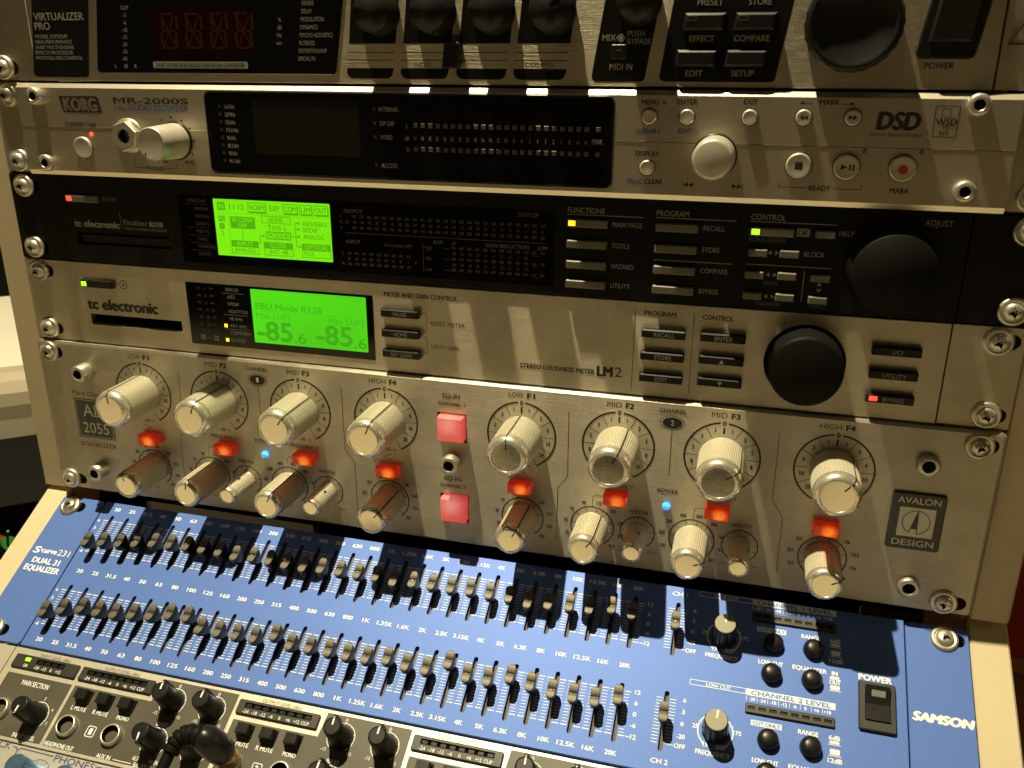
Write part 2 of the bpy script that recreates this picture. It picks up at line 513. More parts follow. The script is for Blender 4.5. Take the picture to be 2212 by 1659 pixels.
# ------------------------------------------------------------------ the desk rack itself
rack = thing('studio_rack', 'beige laminate studio rack with upright upper sides and forward sloping lower sides', 'rack')
def slope(w, d=0.0):                        # (y, z) w down the sloped front, d out of it
    return (-Y0 - w * math.sin(TILT) - d * math.cos(TILT), Z0 - w * math.cos(TILT) + d * math.sin(TILT))
def side_board(u0, u1, prof, name, mat='laminate'):
    """board cut to an outline in (y, z), with eased long edges"""
    b = MB(); b.mat(mat)
    V = lambda u, y, z: b.P(u, z, -y)
    n = len(prof); c = 0.9
    ins = inset(prof, c)
    a = [V(u0, *q) for q in ins]; a2 = [V(u0 + c, *q) for q in prof]
    e2 = [V(u1 - c, *q) for q in prof]; e = [V(u1, *q) for q in ins]
    for L in ((a, a2), (a2, e2), (e2, e)):
        for i in range(n): b.F((L[0][i], L[0][(i + 1) % n], L[1][(i + 1) % n], L[1][i]))
    b.F(a[::-1]); b.F(e)
    put(name, b, rack)
up_prof = [(0, -3.0), (0, 330), (300, 330), (300, -3.0)][::-1]
s0 = slope(-5.2); s1 = slope(260)
lo_prof = [(s0[0] + 3, s0[1] + 1.2), (s0[0] - 2.5, s0[1] - 1.6), s1, (s1[0], -420), (280, -420), (280, s0[1] + 1.2)]
lo_prof = lo_prof if sum((lo_prof[i][0] * lo_prof[(i + 1) % 6][1] - lo_prof[(i + 1) % 6][0] * lo_prof[i][1]) for i in range(6)) > 0 else lo_prof[::-1]
up_prof = up_prof if sum((up_prof[i][0] * up_prof[(i + 1) % 4][1] - up_prof[(i + 1) % 4][0] * up_prof[i][1]) for i in range(4)) > 0 else up_prof[::-1]
for u0, u1 in ((-16.8, -0.4), (483.1, 499.5)):
    side_board(u0, u1, up_prof, 'side_panel')
for u0, u1 in ((-16.2, -0.4), (483.2, 499.8)):
    side_board(u0, u1, lo_prof, 'sloped_side_panel')
for u0, u1 in ((-0.2, 17.5), (465.3, 483.0)):
    b = MB(); b.mat('raw_wood'); b.box(u0, u1, -30, 330, -24, -3.2, 0.5)
    put('mounting_rail', b, rack)
    b = MB(); b.mat('raw_wood')
    b.xf = lambda u, v, d: (u, slope(-v, d)[1], -slope(-v, d)[0])
    b.box(u0, u1, -250, 8, -24, -4.2, 0.5)
    put('mounting_rail', b, rack)

b = MB(); b.mat('dark_void'); b.box(17.8, 465.0, -10, -2.4, -280, -9)  # dark board added inside so the gap under the upper units stays black
put('gap_blackout', b, rack)
b = MB(); b.mat('dark_void'); b.box(-0.2, 483.0, -420, 330, -292, -283)  # unseen dark back board added to close off the rack interior
put('back_panel', b, rack)

# ------------------------------------------------------------------ effects processor (top unit)
V_ = thing('effects_processor', 'brushed silver effects unit with slanted black panels, topmost in the rack', 'effects unit', (0, 0, 222.25))
FD = 2.0
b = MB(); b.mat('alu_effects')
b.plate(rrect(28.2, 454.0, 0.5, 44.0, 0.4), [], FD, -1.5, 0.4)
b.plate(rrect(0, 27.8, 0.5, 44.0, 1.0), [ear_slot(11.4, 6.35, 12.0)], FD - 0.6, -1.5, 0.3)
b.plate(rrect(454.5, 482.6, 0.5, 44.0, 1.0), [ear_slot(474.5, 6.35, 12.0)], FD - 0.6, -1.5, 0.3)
face = put('faceplate', b, V_)
chassis(V_, 44.45)
P1 = FD + 0.05; P2 = FD + 0.10
def slant_field(b, bl, br, tl, tr, v0, v1, r=2.2):
    lft = [(bl + r - r * math.cos(R_(90 * i / 5)), v0 + r - r * math.sin(R_(90 * i / 5))) for i in range(6)]
    rgt = [(br - r + r * math.sin(R_(90 * i / 5)), v0 + r - r * math.cos(R_(90 * i / 5))) for i in range(6)]
    return lft + rgt + [(tr, v1), (tl, v1)]
b = MB(); b.mat('black_print')
b.sheet(slant_field(b, 26.6, 58.6, 33.2, 65.4, 2.2, 43.4), P1)
for bl, br in ((193.6, 215.5), (219.0, 240.9), (244.4, 266.6), (269.8, 292.3)):
    b.sheet(slant_field(b, bl, br, bl + 0.5, br + 0.5, 2.8, 7.1, 3.0), P1)
    b.sheet([(bl + 1.7, 17.1), (br + 1.7, 17.1), (br + 4.9, 43.4), (bl + 4.7, 43.4)], P1)
b.sheet(slant_field(b, 303.2, 325.2, 309.4, 331.6, 2.4, 43.4), P1)
b.sheet(slant_field(b, 330.9, 376.2, 336.5, 381.9, 2.6, 43.4), P1)
put('printed_field', b, face)
b = MB(); b.mat('ink')
for bl, br in ((193.6, 215.5), (219.0, 240.9), (244.4, 266.6), (269.8, 292.3)):
    b.line(bl + 0.8, 13.5, br + 0.8, 13.5, 0.32, P2); b.line(bl + 0.5, 10.4, br + 0.5, 10.4, 0.32, P2)
b.text('POWER', 434.4, 9.0, 2.1, 10.2, P2, bold=0.02, shear=0.1)
b.sheet([(456.4, 16.2), (468.4, 16.2), (468.0, 16.9), (457.6, 16.9)], P2)
b.line(456.6, 16.4, 462.4, 26.6, 0.5, P2); b.line(462.2, 26.6, 468.0, 16.4, 0.5, P2)
b.line(462.0, 23.0, 462.6, 19.4, 0.7, P2)
b.text('INPUT', 229.5, 8.7, 1.6, 8, P2); b.text('CONFIG', 281.0, 8.8, 1.7, 12, P2)
put('lettering', b, face)
b = MB(); b.mat('grey_print')
b.text('VIRTUALIZER', 31.9, 29.4, 3.3, 28.2, P2, 'l', 0.015)
b.text('PRO', 31.7, 25.2, 3.3, 8.6, P2, 'l', 0.015)
for i, t in enumerate(('MODEL DSP2024P', 'HIGH-PERFORMANCE', '24-BIT MULTI-ENGINE', 'EFFECTS PROCESSOR', 'WITH FULL MIDI CONTROL')):
    b.text(t, 31.0 - 0.45 * i, 20.6 - 2.42 * i, 1.6, (18.5, 20.8, 22.0, 21.8, 27.0)[i], P2, 'l', 0.01)
b.text('MIX', 309.9, 19.2, 2.4, 5.4, P2, bold=0.01); b.frame(313.2, 316.2, 17.6, 20.6, 0.45, P2, 1.48); b.dot(314.7, 19.1, 0.8, P2)
b.line(312.6, 19.1, 313.3, 19.1, 0.3, P2); b.line(316.1, 19.1, 316.9, 19.1, 0.3, P2)
b.text('PUSH', 317.4, 20.7, 2.1, 6.8, P2, 'l'); b.text('BYPASS', 317.4, 17.8, 2.1, 9.2, P2, 'l')
b.text('MIDI IN', 315.2, 8.1, 2.4, 9.2, P2, bold=0.01)
for t, u, v, w in (('EFFECT', 346.8, 18.7, 9.6), ('COMPARE', 365.8, 18.8, 13.2), ('EDIT', 344.6, 5.8, 6.6), ('SETUP', 363.5, 5.9, 8.5), ('PRESET', 349.1, 31.9, 9.8), ('STORE', 367.9, 31.9, 8.4)):
    b.text(t, u, v, 2.2, w, P2, bold=0.01)
put('lettering', b, face)

# display window
b = MB(); b.mat('black_glass')
b.prism(slant_field(b, 63.9, 188.6, 69.8, 195.0, 4.2, 43.4, 2.0), -1, FD + 0.5, 0.25)
win = put('display_window', b, V_)
WP = FD + 0.56
b = MB(); b.mat('grey_print')
for i, t in enumerate(('CLIP', '-3', '-6', '-10', '-15', '-20', '-30', '-40')):
    b.text(t, 83.6 - 0.5 * i, 32.8 - 3.16 * i, 1.7, None, WP, ex=0.85)
b.text('L', 74.6, 7.4, 1.8, None, WP); b.text('dB', 80.1, 7.4, 1.8, None, WP, ex=0.8); b.text('R', 85.6, 7.4, 1.8, None, WP)
for i, t in enumerate(('%', 'dB', 'Hz', 'sec')): b.text(t, 162.8 - 0.35 * i, 27.0 - 3.15 * i, 1.7, None, WP, ex=0.85)
for i, t in enumerate(('CHORUS', 'REVERB', 'DELAY', 'MODULATION', 'DYNAMICS', 'PSYCHO ACOUSTICS', 'FILTER/EQ', 'DISTORTION/AMP', 'SPECIAL FX')):
    b.text(t, 174.7 - 0.52 * i, 36.9 - 3.25 * i, 1.75, None, WP, 'l', ex=0.66)
b.text('HIGH-PERFORMANCE MULTI-ENGINE EFFECTS', 126.0, 36.9, 1.8, 52, WP)
b.rect(95.2, 145.0, 6.5, 9.5, WP, 0.6)
put('lettering', b, win)
b = MB(); b.mat('black_print'); b.text('24-BIT ULTRA-HIGH RESOLUTION AD/DA CONVERTER', 120.1, 8.0, 1.6, 46.6, WP + 0.05, bold=0.01)
put('lettering', b, win)
b = MB(); b.mat('red_window'); b.rect(97.5, 148.5, 12.5, 32.0, FD + 0.53); put('digit_filter', b, win)
b = MB(); b.mat('red_segment')
for k in range(4):                           # four unlit starburst digits
    u = 101.2 + 12.9 * k
    for sx in (0, 1):
        for sy in (0, 1):
            v0 = 15.4 + 7.4 * sy
            b.rect(u - 0.2 + 7.5 * sx + 0.14 * v0 - 2, u + 1.0 + 7.5 * sx + 0.14 * v0 - 2, v0 + 0.3, v0 + 6.6, WP)
            b.rect(u + 1.2 + 3.6 * sx - 0.6, u + 4.3 + 3.6 * sx - 0.6, 15.0 + 14.4 * sy, 15.9 + 14.4 * sy, WP)
        b.rect(u + 1.3 + 3.5 * sx, u + 4.2 + 3.5 * sx, 22.1, 22.9, WP)
    for q in range(4):
        b.line(u + 4.5, 22.4, u + 4.5 + 3 * (1 if q % 2 else -1), 22.4 + 6 * (1 if q < 2 else -1), 0.8, WP + 0.02)
put('digit_display', b, win)

# small edit knobs, wheel, switch, buttons, fader, jack
def ridged(r, amp, k): return lambda j, i: (amp if (i // k) % 2 else 0.0)
b = MB(); b.mat('black_plastic')
b.lathe(0, 0, [(9.4, 0), (9.4, 1.2), (8.4, 1.8), (8.2, 9.0), (7.4, 10.6), (0, 10.9)], 48)
b.box(-0.4, 0.4, 2.0, 8.0, 10.5, 11.1)
KN = b.mesh('edit_knob')
for k in range(4): put('edit_knob', KN, V_, (210.2 + 25.5 * k, 29.4, FD), (-75, -80, -85, 30)[k])
b = MB(); b.mat('black_plastic')
b.lathe(0, 0, [(9.0, 0), (9.0, 1.2), (8.0, 1.8), (7.8, 9.0), (7.0, 10.4), (0, 10.7)], 40)
put('mix_knob', b, V_, (321.5, 32.4, FD))
b = MB(); b.mat('black_plastic')
b.lathe(0, 0, [(16.6, 0), (17.0, 1), (17.0, 14.5), (16.3, 16.0), (14.6, 16.2), (13.8, 15.4), (0, 14.6)], 96, rfun=lambda j, i: (0.25 if i % 4 < 2 and j in (1, 2) else 0))
wheel = put('jog_wheel', b, V_, (401.8, 23.6, FD))
b = MB(); b.mat('black_plastic')
q = [(u, v) for u, v in slant_field(b, 425.6, 446.4, 430.0, 450.6, 11.3, 43.2, 2.6)]
b.prism(q, -1, FD + 1.4, 0.6)
sw = put('power_switch', b, V_)
b = MB(); b.mat('black_plastic')
b.prism([(429.2, 17.4), (443.8, 17.4), (447.0, 42.4), (432.8, 42.4)], FD, FD + 3.2, 0.8)
put('rocker', b, sw)
for u0, u1, v0, v1 in ((339.2, 354.7, 21.7, 28.0), (358.6, 373.8, 21.7, 28.0), (337.0, 352.4, 8.4, 14.5), (356.1, 371.4, 8.4, 14.5)):
    b = MB(); b.mat('black_plastic')
    dx = 0.8
    b.prism([(u0, v0), (u1, v0), (u1 + dx, v1), (u0 + dx, v1)], FD, FD + 3.0, 0.9)
    bt = put('button', b, V_)
    if v0 > 20:
        b = MB(); b.mat('dim_print'); b.frame(u0 + 1.6, u0 + 5.2, 25.2, 26.9, 0.25, FD + 3.05, 0.5)
        put('indicator_outline', b, bt)
b = MB(); b.mat('black_plastic')
b.prism([(239.6, 7.2), (246.2, 7.2), (247.4, 17.2), (240.8, 17.2)], FD - 0.5, FD + 5.0, 0.5)
b.box(240.6, 247.0, 16.6, 17.6, FD, FD + 5.4, 0.2)
put('slide_switch', b, V_)
b = MB(); b.mat('black_plastic'); b.box(310.8, 317.4, 11.0, 16.6, FD, FD + 0.5, 0.2, 0.8)
b.mat('dim_print'); b.rect(313.2, 315.0, 14.2, 14.6, FD + 0.55)
put('midi_indicator', b, V_)
screws(V_, [(8.75, 6.35), (473.85, 6.35)], FD - 0.6)

# ------------------------------------------------------------------ studio recorder
K_ = thing('studio_recorder', 'pale champagne recorder with wide black display window, headphone knob and round transport buttons', 'audio recorder', (0, 0, 177.8))
KD = 5.0
win_o = rrect(121.9, 314.0, 4.0, 41.4, 3.2)
b = MB(); b.mat('alu_recorder')
# upper and lower halves of the front meet in a shallow crease at v = 23.6
def bent(u, v, d):
    return (u, v, d + (0.35 if abs(v - 23.6) < 0.02 else 0.0))
b.plate(rrect(16.7, 465.0, 2.4, 41.8, 0.2), [win_o], KD, 2.0, 0.0)
for (va, da, vb, db) in ((41.8, KD, 43.7, 2.6), (43.7, 2.6, 43.9, 0.0), (0.1, 0.0, 0.2, KD - 0.95)):
    b.F([b.P(16.7, va, da), b.P(465.0, va, da), b.P(465.0, vb, db), b.P(16.7, vb, db)])
for u in (16.7, 465.0):
    b.F([b.P(u, v, d) for v, d in ((0.1, 0), (0.2, KD - 0.95), (2.4, KD), (41.8, KD), (43.7, 2.6), (43.9, 0))])
b.plate(rrect(0, 16.6, 0.6, 43.8, 2.0), [ear_slot(11.4, 6.35, 12.0), ear_slot(11.4, 38.1, 12.0)], 1.6, -1.5, 0.3)
b.plate(rrect(465.1, 482.6, 0.6, 43.8, 2.0), [ear_slot(474.5, 6.35, 12.0), ear_slot(474.5, 38.1, 12.0)], 1.6, -1.5, 0.3)
face = put('faceplate', b, K_)
b = MB(); b.mat('polished_edge'); b.F([b.P(16.7, 0.2, KD - 0.95), b.P(465.0, 0.2, KD - 0.95), b.P(465.0, 2.4, KD), b.P(16.7, 2.4, KD)])
put('lower_lip', b, face)
b = MB(); b.mat('chrome'); b.box(16.9, 121.4, 23.35, 23.6, KD - 0.1, KD + 0.12); b.box(314.6, 464.8, 23.35, 23.6, KD - 0.1, KD + 0.12)
put('crease_line', b, face)
chassis(K_, 44.45)
KP = KD + 0.06
b = MB(); b.mat('ink')
b.sheet([(41.3, 38.0), (63.0, 38.2), (64.0, 37.0), (65.2, 30.6), (43.8, 30.4), (42.8, 31.2)][::-1], KP)
b.text('MR-2000S', 92.8, 36.4, 2.6, 40.6, KP, bold=0.035)
b.text('STANDBY / ON', 51.6, 24.9, 1.95, 18.0, KP, bold=0.02)
b.text('PHONES', 90.9, 5.2, 1.95, 10.6, KP, bold=0.02); b.text('0', 96.2, 8.7, 1.8, None, KP); b.text('10', 111.2, 8.7, 2.0, 3.4, KP, bold=0.02)
b.pline([(79.7, 9.9), (79.7, 5.3), (85.0, 5.3)], 0.28, KP); b.pline([(97.0, 5.3), (103.0, 5.3), (103.0, 7.9)], 0.28, KP)
for u, v in ((97.7, 27.8), (103, 29.2), (108.6, 27.8), (112.6, 24.3), (114.1, 18.6), (112.5, 12.7), (108.4, 8.6), (97.6, 8.6), (93.4, 12.7)): b.dot(u, v, 0.55, KP)
for t, u, v, w in (('MENU', 328.2, 39.2, 6.8), ('ENTER', 343.2, 39.4, 7.8), ('EXIT', 367.8, 39.8, 5.4), ('MARK', 397.3, 40.1, 7.4), ('DISPLAY', 328.3, 18.9, 9.7), ('CLEAR', 331.3, 7.6, 7.4), ('READY', 397.2, 7.4, 8.2), ('MARK', 426.8, 7.5, 7.1)):
    b.text(t, u, v, 1.95, w, KP, bold=0.025)
b.text('DSD', 422.9, 33.6, 6.2, 15.0, KP, bold=0.045, shear=0.12)
b.text('Direct Stream Digital', 422.7, 28.6, 1.4, 18.6, KP)
b.frame(435.2, 443.8, 27.9, 39.4, 0.3, KP, 0.4); b.text('WSD', 439.6, 33.6, 2.6, 7.4, KP, bold=0.02)
b.frame(437.6, 440.8, 35.3, 38.3, 0.22, KP); b.frame(438.8, 440.6, 30.7, 31.9, 0.22, KP); b.text('BIT', 439.4, 29.6, 1.2, 3.4, KP, bold=0.02)
for u, w in ((388.6, 'l'), (404.0, 'r')):
    b.line(u - 2.5, 39.4, u + 2.5, 39.4, 0.3, KP); b.tri(u + (-1.6 if w == 'l' else 1.6), 39.8, 1.8, 0.9, w, KP)
for u, w in ((344.6, 'l'), (346.6, 'l'), (364.2, 'r'), (366.2, 'r')): b.tri(u, 6.9, 1.9, 2.0, w, KP)
b.line(343.4, 5.9, 343.4, 7.9, 0.35, KP); b.line(367.4, 5.9, 367.4, 7.9, 0.35, KP)
b.pline([(381.4, 9.2), (381.4, 7.4), (392.2, 7.4)], 0.28, KP); b.pline([(402.2, 7.4), (412.6, 7.4), (412.6, 9.2)], 0.28, KP)
put('lettering', b, face)
b = MB(); b.mat('slot_floor'); b.text('KORG', 53.2, 34.2, 5.6, 19.0, KP + 0.05, bold=0.05, shear=-0.1)
put('logo', b, face)
b = MB(); b.mat('ink_blue')
b.text('1-Bit STUDIO RECORDER', 92.6, 33.1, 2.5, 40.6, KP, bold=0.012)
for t, u, v, w in (('LIBRARY', 328.1, 27.8, 10.0), ('EDIT', 342.9, 28.2, 5.3), ('PEAK', 323.4, 7.4, 6.0)): b.text(t, u, v, 1.95, w, KP, bold=0.02)
put('lettering', b, face)
b = MB(); b.mat('black_glass'); b.prism(win_o, 0, KD - 0.25)
win = put('display_window', b, K_)
b = MB(); b.mat('black_plastic')
o = rrect(121.9, 314.0, 4.0, 41.4, 3.2); i_ = rrect(122.7, 313.2, 4.8, 40.6, 2.6)
b.plate(o, [i_], KD + 0.25, KD - 0.3, 0.2)
put('window_bezel', b, win)
KW = KD - 0.19
b = MB(); b.mat('lcd_off'); b.rect(146.5, 199.4, 13.6, 38.1, KW); put('dark_screen', b, win)
b = MB(); b.mat('grey_print')
for i, t in enumerate(('5.6 MHz', '2.8 MHz', '192 kHz', '176.4 kHz', '96 kHz', '88.2 kHz', '48 kHz', '44.1 kHz')):
    b.text(t, 132.0, 34.5 - 3.5 * i, 1.75, None, KW, 'l', 0.01, ex=0.62)
for t, v, w in (('INTERNAL', 34.5, 9.4), ('S/P DIF', 28.5, 7.0), ('WORD', 22.6, 5.8), ('ACCESS', 10.3, 7.6)): b.text(t, 209.3, v, 1.9, w, KW, 'l', 0.01)
b.text('L', 222.3, 27.6, 1.9, 1.0, KW); b.text('R', 222.4, 17.5, 1.9, 1.2, KW); b.text('-dB', 221.8, 22.4, 1.8, 2.3, KW)
labs = '54 48 42 36 30 24 22 20 18 16 14 12 10 8 6 5 4 3 2 1 0 +1 +3'.split()
SEG = [226.1 + k * (302.5 - 226.1) / 22 for k in range(23)]
for u, t in zip(SEG, labs): b.text(t, u - 0.3, 22.5, 1.75, None, KW, ex=0.55)
b.text('PEAK', 307.1, 23.0, 1.9, 4.4, KW, bold=0.01)
put('lettering', b, win)
for v in (27.9, 17.8):
    b = MB(); b.mat('dead_segment')
    for u in SEG + [307.3]: b.box(u - 0.95, u + 0.95, v - 0.95, v + 0.95, KW - 0.05, KW + 0.12, 0.05)
    put('level_meter', b, win)
b = MB(); b.mat('dark_segment')
for i in range(8): b.rect(128.8, 130.3, 33.9 - 3.5 * i, 35.4 - 3.5 * i, KW)
for v in (34.6, 28.5, 22.6, 10.3): b.rect(206.2, 207.6, v - 0.8, v + 0.8, KW)
put('status_indicators', b, win)

def rbutton(r, h):
    b = MB(); b.mat('ink'); b.lathe(0, 0, [(r + 0.35, 0.05), (r, 0.07)], 32, False)
    b.mat('silver_plastic'); b.lathe(0, 0, [(r - 0.05, 0), (r - 0.1, h - 0.5), (r - 0.6, h), (r - 1.0, h - 0.08), (0, h - 0.15)], 32)
    return b.mesh('button')
RB3, RB5, RBP = rbutton(3.1, 1.7), rbutton(5.0, 2.0), rbutton(5.2, 1.6)
put('power_button', RBP, K_, (51.6, 14.1, KD))
for u, v in ((328.2, 33.5), (343.3, 33.7), (367.8, 34.0), (388.2, 34.3), (406.3, 34.6), (328.3, 13.3)):
    bt = put('button', RB3, K_, (u, v, KD))
    if u > 380:
        b = MB(); b.mat('ink'); w = 'l' if u < 400 else 'r'
        for k in (-0.8, 0.8): b.tri(k, 0, 1.7, 2.0, w, 1.64)
        put('symbol', b, bt)
for u, sy in ((388.2, 'stop'), (406.2, 'play'), (426.7, 'rec')):
    bt = put('transport_button', RB5, K_, (u, 16.0, KD))
    b = MB(); b.mat('red_ink' if sy == 'rec' else 'ink')
    if sy == 'stop': b.rect(-1.4, 1.6, -1.4, 1.4, 1.92)
    elif sy == 'play': b.tri(-1.0, 0, 2.4, 2.4, 'r', 1.92); b.rect(0.9, 1.6, -1.2, 1.2, 1.92); b.rect(2.2, 2.9, -1.2, 1.2, 1.92)
    else: b.dot(0, -0.2, 1.8, 1.92, 24)
    put('symbol', b, bt)
for u, v, mt in ((57.1, 20.4, 'led_red'), (334.0, 38.7, 'slot_floor'), (412.2, 22.1, 'slot_floor'), (432.7, 22.3, 'slot_floor')):
    b = MB(); b.mat(mt); b.lathe(0, 0, [(0.95, 0), (0.85, 0.4), (0, 0.6)], 16); put('indicator_light', b, K_, (u, v, KD))
b = MB(); b.mat('steel')
b.lathe(0, 0, [(8.2, 0), (8.2, 0.6), (6.6, 0.9)], 36)
b.plate(circ(0, 0, 7.4, 6, 0.3), [circ(0, 0, 3.3, 20)], 4.2, 0.6, 0.5)
b.mat('dark_void'); b.lathe(0, 0, [(3.3, 4.2), (3.2, -3), (0, -3)], 24)
put('headphone_jack', b, K_, (78.6, 20.2, KD))
b = MB(); b.mat('black_plastic'); b.lathe(0, 0, [(9.0, 0), (8.9, 0.8), (8.0, 0.9)], 40)
b.mat('silver_plastic'); b.lathe(0, 0, [(8.3, 0.9), (7.9, 10), (7.5, 18.2), (7.1, 19.0), (6.4, 18.8), (0, 18.8)], 48)
kn = put('headphone_knob', b, K_, (104.2, 18.4, KD))
b = MB(); b.mat('ink'); b.line(-3.2, -3.9, -4.0, -6.3, 0.75, 18.86); put('pointer', b, kn)
b = MB(); b.mat('black_plastic'); b.lathe(0, 0, [(8.9, 0), (8.9, 0.6), (8.0, 0.7)], 40)
b.mat('silver_plastic'); b.lathe(0, 0, [(8.3, 0.6), (8.1, 13.4), (7.5, 15.0), (6.6, 15.4), (0, 15.4)], 48)
put('jog_knob', b, K_, (355.4, 18.6, KD))
SOCK = socket_mesh('socket_screw', 4.1, 3.4, 2.0)
for u, v in ((28.8, 37.9), (29.4, 6.2), (449.5, 40.0), (449.6, 8.3)): put('socket_screw', SOCK, K_, (u, v, KD), 15)
screws(K_, [(8.75, 6.35), (8.75, 38.1), (474.5, 6.35), (473.85, 38.1)], 1.6)
# ------------------------------------------------------------------ mastering processor
F_ = thing('mastering_processor', 'black rack unit with lime green flow chart screen and large black adjust wheel', 'audio processor', (0, 0, 133.35))
D = 2.5
b = MB(); b.mat('black_panel')
b.plate(rrect(28.2, 455.2, 0.4, 44.1, 0.3), [rrect(37.2, 92.4, 9.6, 15.6, 0.3)], D, -1.5, 0.3)
b.plate(rrect(0, 27.8, 0.4, 44.1, 0.6), [ear_slot(11.4, 6.35, 12.0), ear_slot(11.4, 38.1, 12.0)], D - 0.5, -1.5, 0.3)
b.plate(rrect(455.6, 482.6, 0.4, 44.1, 0.6), [ear_slot(475, 6.35, 12.0), ear_slot(475, 38.1, 12.0)], D - 0.5, -1.5, 0.3)
face = put('faceplate', b, F_)
chassis(F_, 44.45)
FP = D + 0.06
b = MB(); b.mat('grey_print')
b.text('FUNCTIONS', 294.8, 38.5, 2.3, 16.1, FP, 'l'); b.text('PROGRAM', 333.2, 38.8, 2.3, 13.4, FP, 'l'); b.text('CONTROL', 372.0, 39.1, 2.3, 13.8, FP, 'l'); b.text('ADJUST', 443.4, 39.7, 2.3, 10.0, FP)
for t, u, v, w in (('MAIN PAGE', 314.6, 33.0, 12.7), ('TOOLS', 314.6, 23.9, 7.6), ('WIZARD', 314.6, 14.8, 9.8), ('UTILITY', 314.7, 6.2, 8.6), ('RECALL', 353.1, 33.4, 8.7), ('STORE', 353.1, 24.3, 7.3), ('COMPARE', 353.1, 15.3, 11.3), ('BYPASS', 353.1, 6.3, 7.9), ('HELP', 407.0, 33.9, 5.7), ('BLOCK', 394.4, 24.8, 8.1)):
    b.text(t, u, v, 2.05, w, FP, 'l')
b.text('tc electronic', 50.1, 20.3, 3.2, 26.9, FP, bold=0.05)
b.text('Finalizer', 73.4, 22.0, 2.6, 14.0, FP)
b.rect(81.3, 89.2, 20.5, 22.9, FP); b.text('STUDIO MASTERING PROCESSOR', 78.8, 18.9, 1.3, 25.2, FP)
b.line(64.8, 27.3, 64.6, 18.4, 0.2, FP)
for u0, u1, v in ((294.7, 327.8, 36.6), (333.0, 366.3, 36.9), (371.9, 405.8, 37.2), (332.9, 365.9, 18.8), (371.8, 405.7, 19.3)): b.line(u0, v, u1, v, 0.28, FP)
b.line(395.3, 17.6, 395.3, 4.6, 0.3, FP)
for v in (24.6, 15.3, 6.0):
    b.tri(380.7, v, 1.5, 1.9, 'l', FP); b.tri(383.7, v, 1.5, 1.9, 'r', FP)
b.tri(401.7, 12.6, 1.9, 1.5, 'u', FP); b.tri(401.7, 9.7, 1.9, 1.5, 'd', FP)
b.rect(390.6, 395.6, 31.9, 35.1, FP)
put('lettering', b, face)
b = MB(); b.mat('dim_print')
b.text('POWER', 60.0, 33.1, 1.9, 8.3, FP)
b.text('BLOCK ON/OFF', 379.2, 29.8, 1.6, 14.6, FP); b.text('BAND', 382.2, 11.7, 1.6, 5.4, FP); b.text('PARAMETER', 382.2, 2.7, 1.5, 10.4, FP); b.text('MENU', 401.8, 2.9, 1.5, 6.2, FP)
put('lettering', b, face)
b = MB(); b.mat('black_print'); b.text('OK', 393.1, 33.5, 2.2, 4.2, FP + 0.05, bold=0.02); b.text('96K', 85.2, 21.7, 1.7, 5.0, FP + 0.05)
put('lettering', b, face)
b = MB(); b.mat('black_glass'); b.box(99.2, 289.2, 4.0, 37.8, D - 1, D + 0.15, 0.1, 0.5)
win = put('display_window', b, F_)
W = D + 0.2
b = MB(); b.mat('dim_print')
for i, t in enumerate(('OVERLOAD', '48000Hz', '44100Hz', '32000Hz', 'MIDI IN', 'CARD', 'WORKING', 'EDITED')):
    b.text(t, (104.4 if i == 0 else 108.3), 34.7 - 3.73 * i, 1.6, (10.8, 7.8, 7.8, 7.8, 7.0, 5.8, 9.6, 7.0)[i], W, 'l' if i in (0,) else 'l')
for v in (33.0, 21.6, 17.8, 14.0, 10.3): b.line(103.5, v, 115.6, v, 0.15, W)
b.text('OUTPUT', 188.3, 33.3, 1.7, 9.3, W, 'l', 0.02); b.text('SOFTCLIP', 277.2, 35.4, 1.7, 9.2, W)
b.text('INPUT', 188.9, 19.0, 1.7, 7.0, W, 'l', 0.02); b.text('Normalizer LIM', 214.8, 18.4, 1.6, 13.4, W); b.text('EXP', 234.8, 21.0, 1.6, 4.6, W, bold=0.02)
b.text('GAIN REDUCTION', 267.4, 21.0, 1.7, 20.2, W, bold=0.02); b.text('LIM', 283.8, 21.0, 1.7, 4.0, W, bold=0.02); b.text('dB', 242.2, 20.9, 1.6, None, W, ex=0.8)
outs = '-60 -48 -44 -40 -36 -32 -30 -28 -26 -24 -22 -20 -18 -16 -14 -12 -10 -8 -6 -5 -4 -3 -2 -1 -0.5 0'.split()
for k, t in enumerate(outs): b.text(t, 189.6 + k * 3.766, 28.2, 1.5, None, W, ex=0.66)
for k, t in enumerate('-60 -40 -30 -24 -18 -12 -9 -6 -3 -0'.split()): b.text(t, 189.6 + k * 3.74, 10.9, 1.5, None, W, ex=0.66)
for v in (16.1, 11.0):
    for k, t in enumerate('-18 -14 -10 -8 -6 -4 -3 -2 -1 -0.5'.split()): b.text(t, 242.0 + k * 3.8, v, 1.5, None, W, ex=0.66)
for t, v in (('High', 18.3), ('Mid', 13.3), ('Low', 8.2)):
    b.text(t, 228.3, v, 1.6, None, W, 'l', ex=0.8); b.line(237.5, v, 240.2, v, 0.15, W); b.line(279.5, v - 1, 282.2, v - 1, 0.15, W)
b.text('L', 186.6, 30.8, 1.4, None, W); b.text('dB', 186.6, 28.2, 1.4, None, W, ex=0.7); b.text('R', 186.8, 25.4, 1.4, None, W)
b.text('L', 186.8, 13.5, 1.4, None, W); b.text('R', 186.8, 8.4, 1.4, None, W)
b.line(188.3, 23.1, 284.8, 23.1, 0.2, W); b.line(227.2, 20.5, 227.2, 7.0, 0.2, W)
put('lettering', b, win)
def meter(pts, w, h, d, mat, parent):
    b = MB(); b.mat(mat)
    for u, v in pts: b.rect(u - w / 2, u + w / 2, v - h / 2, v + h / 2, d)
    return put('level_meter', b, parent)
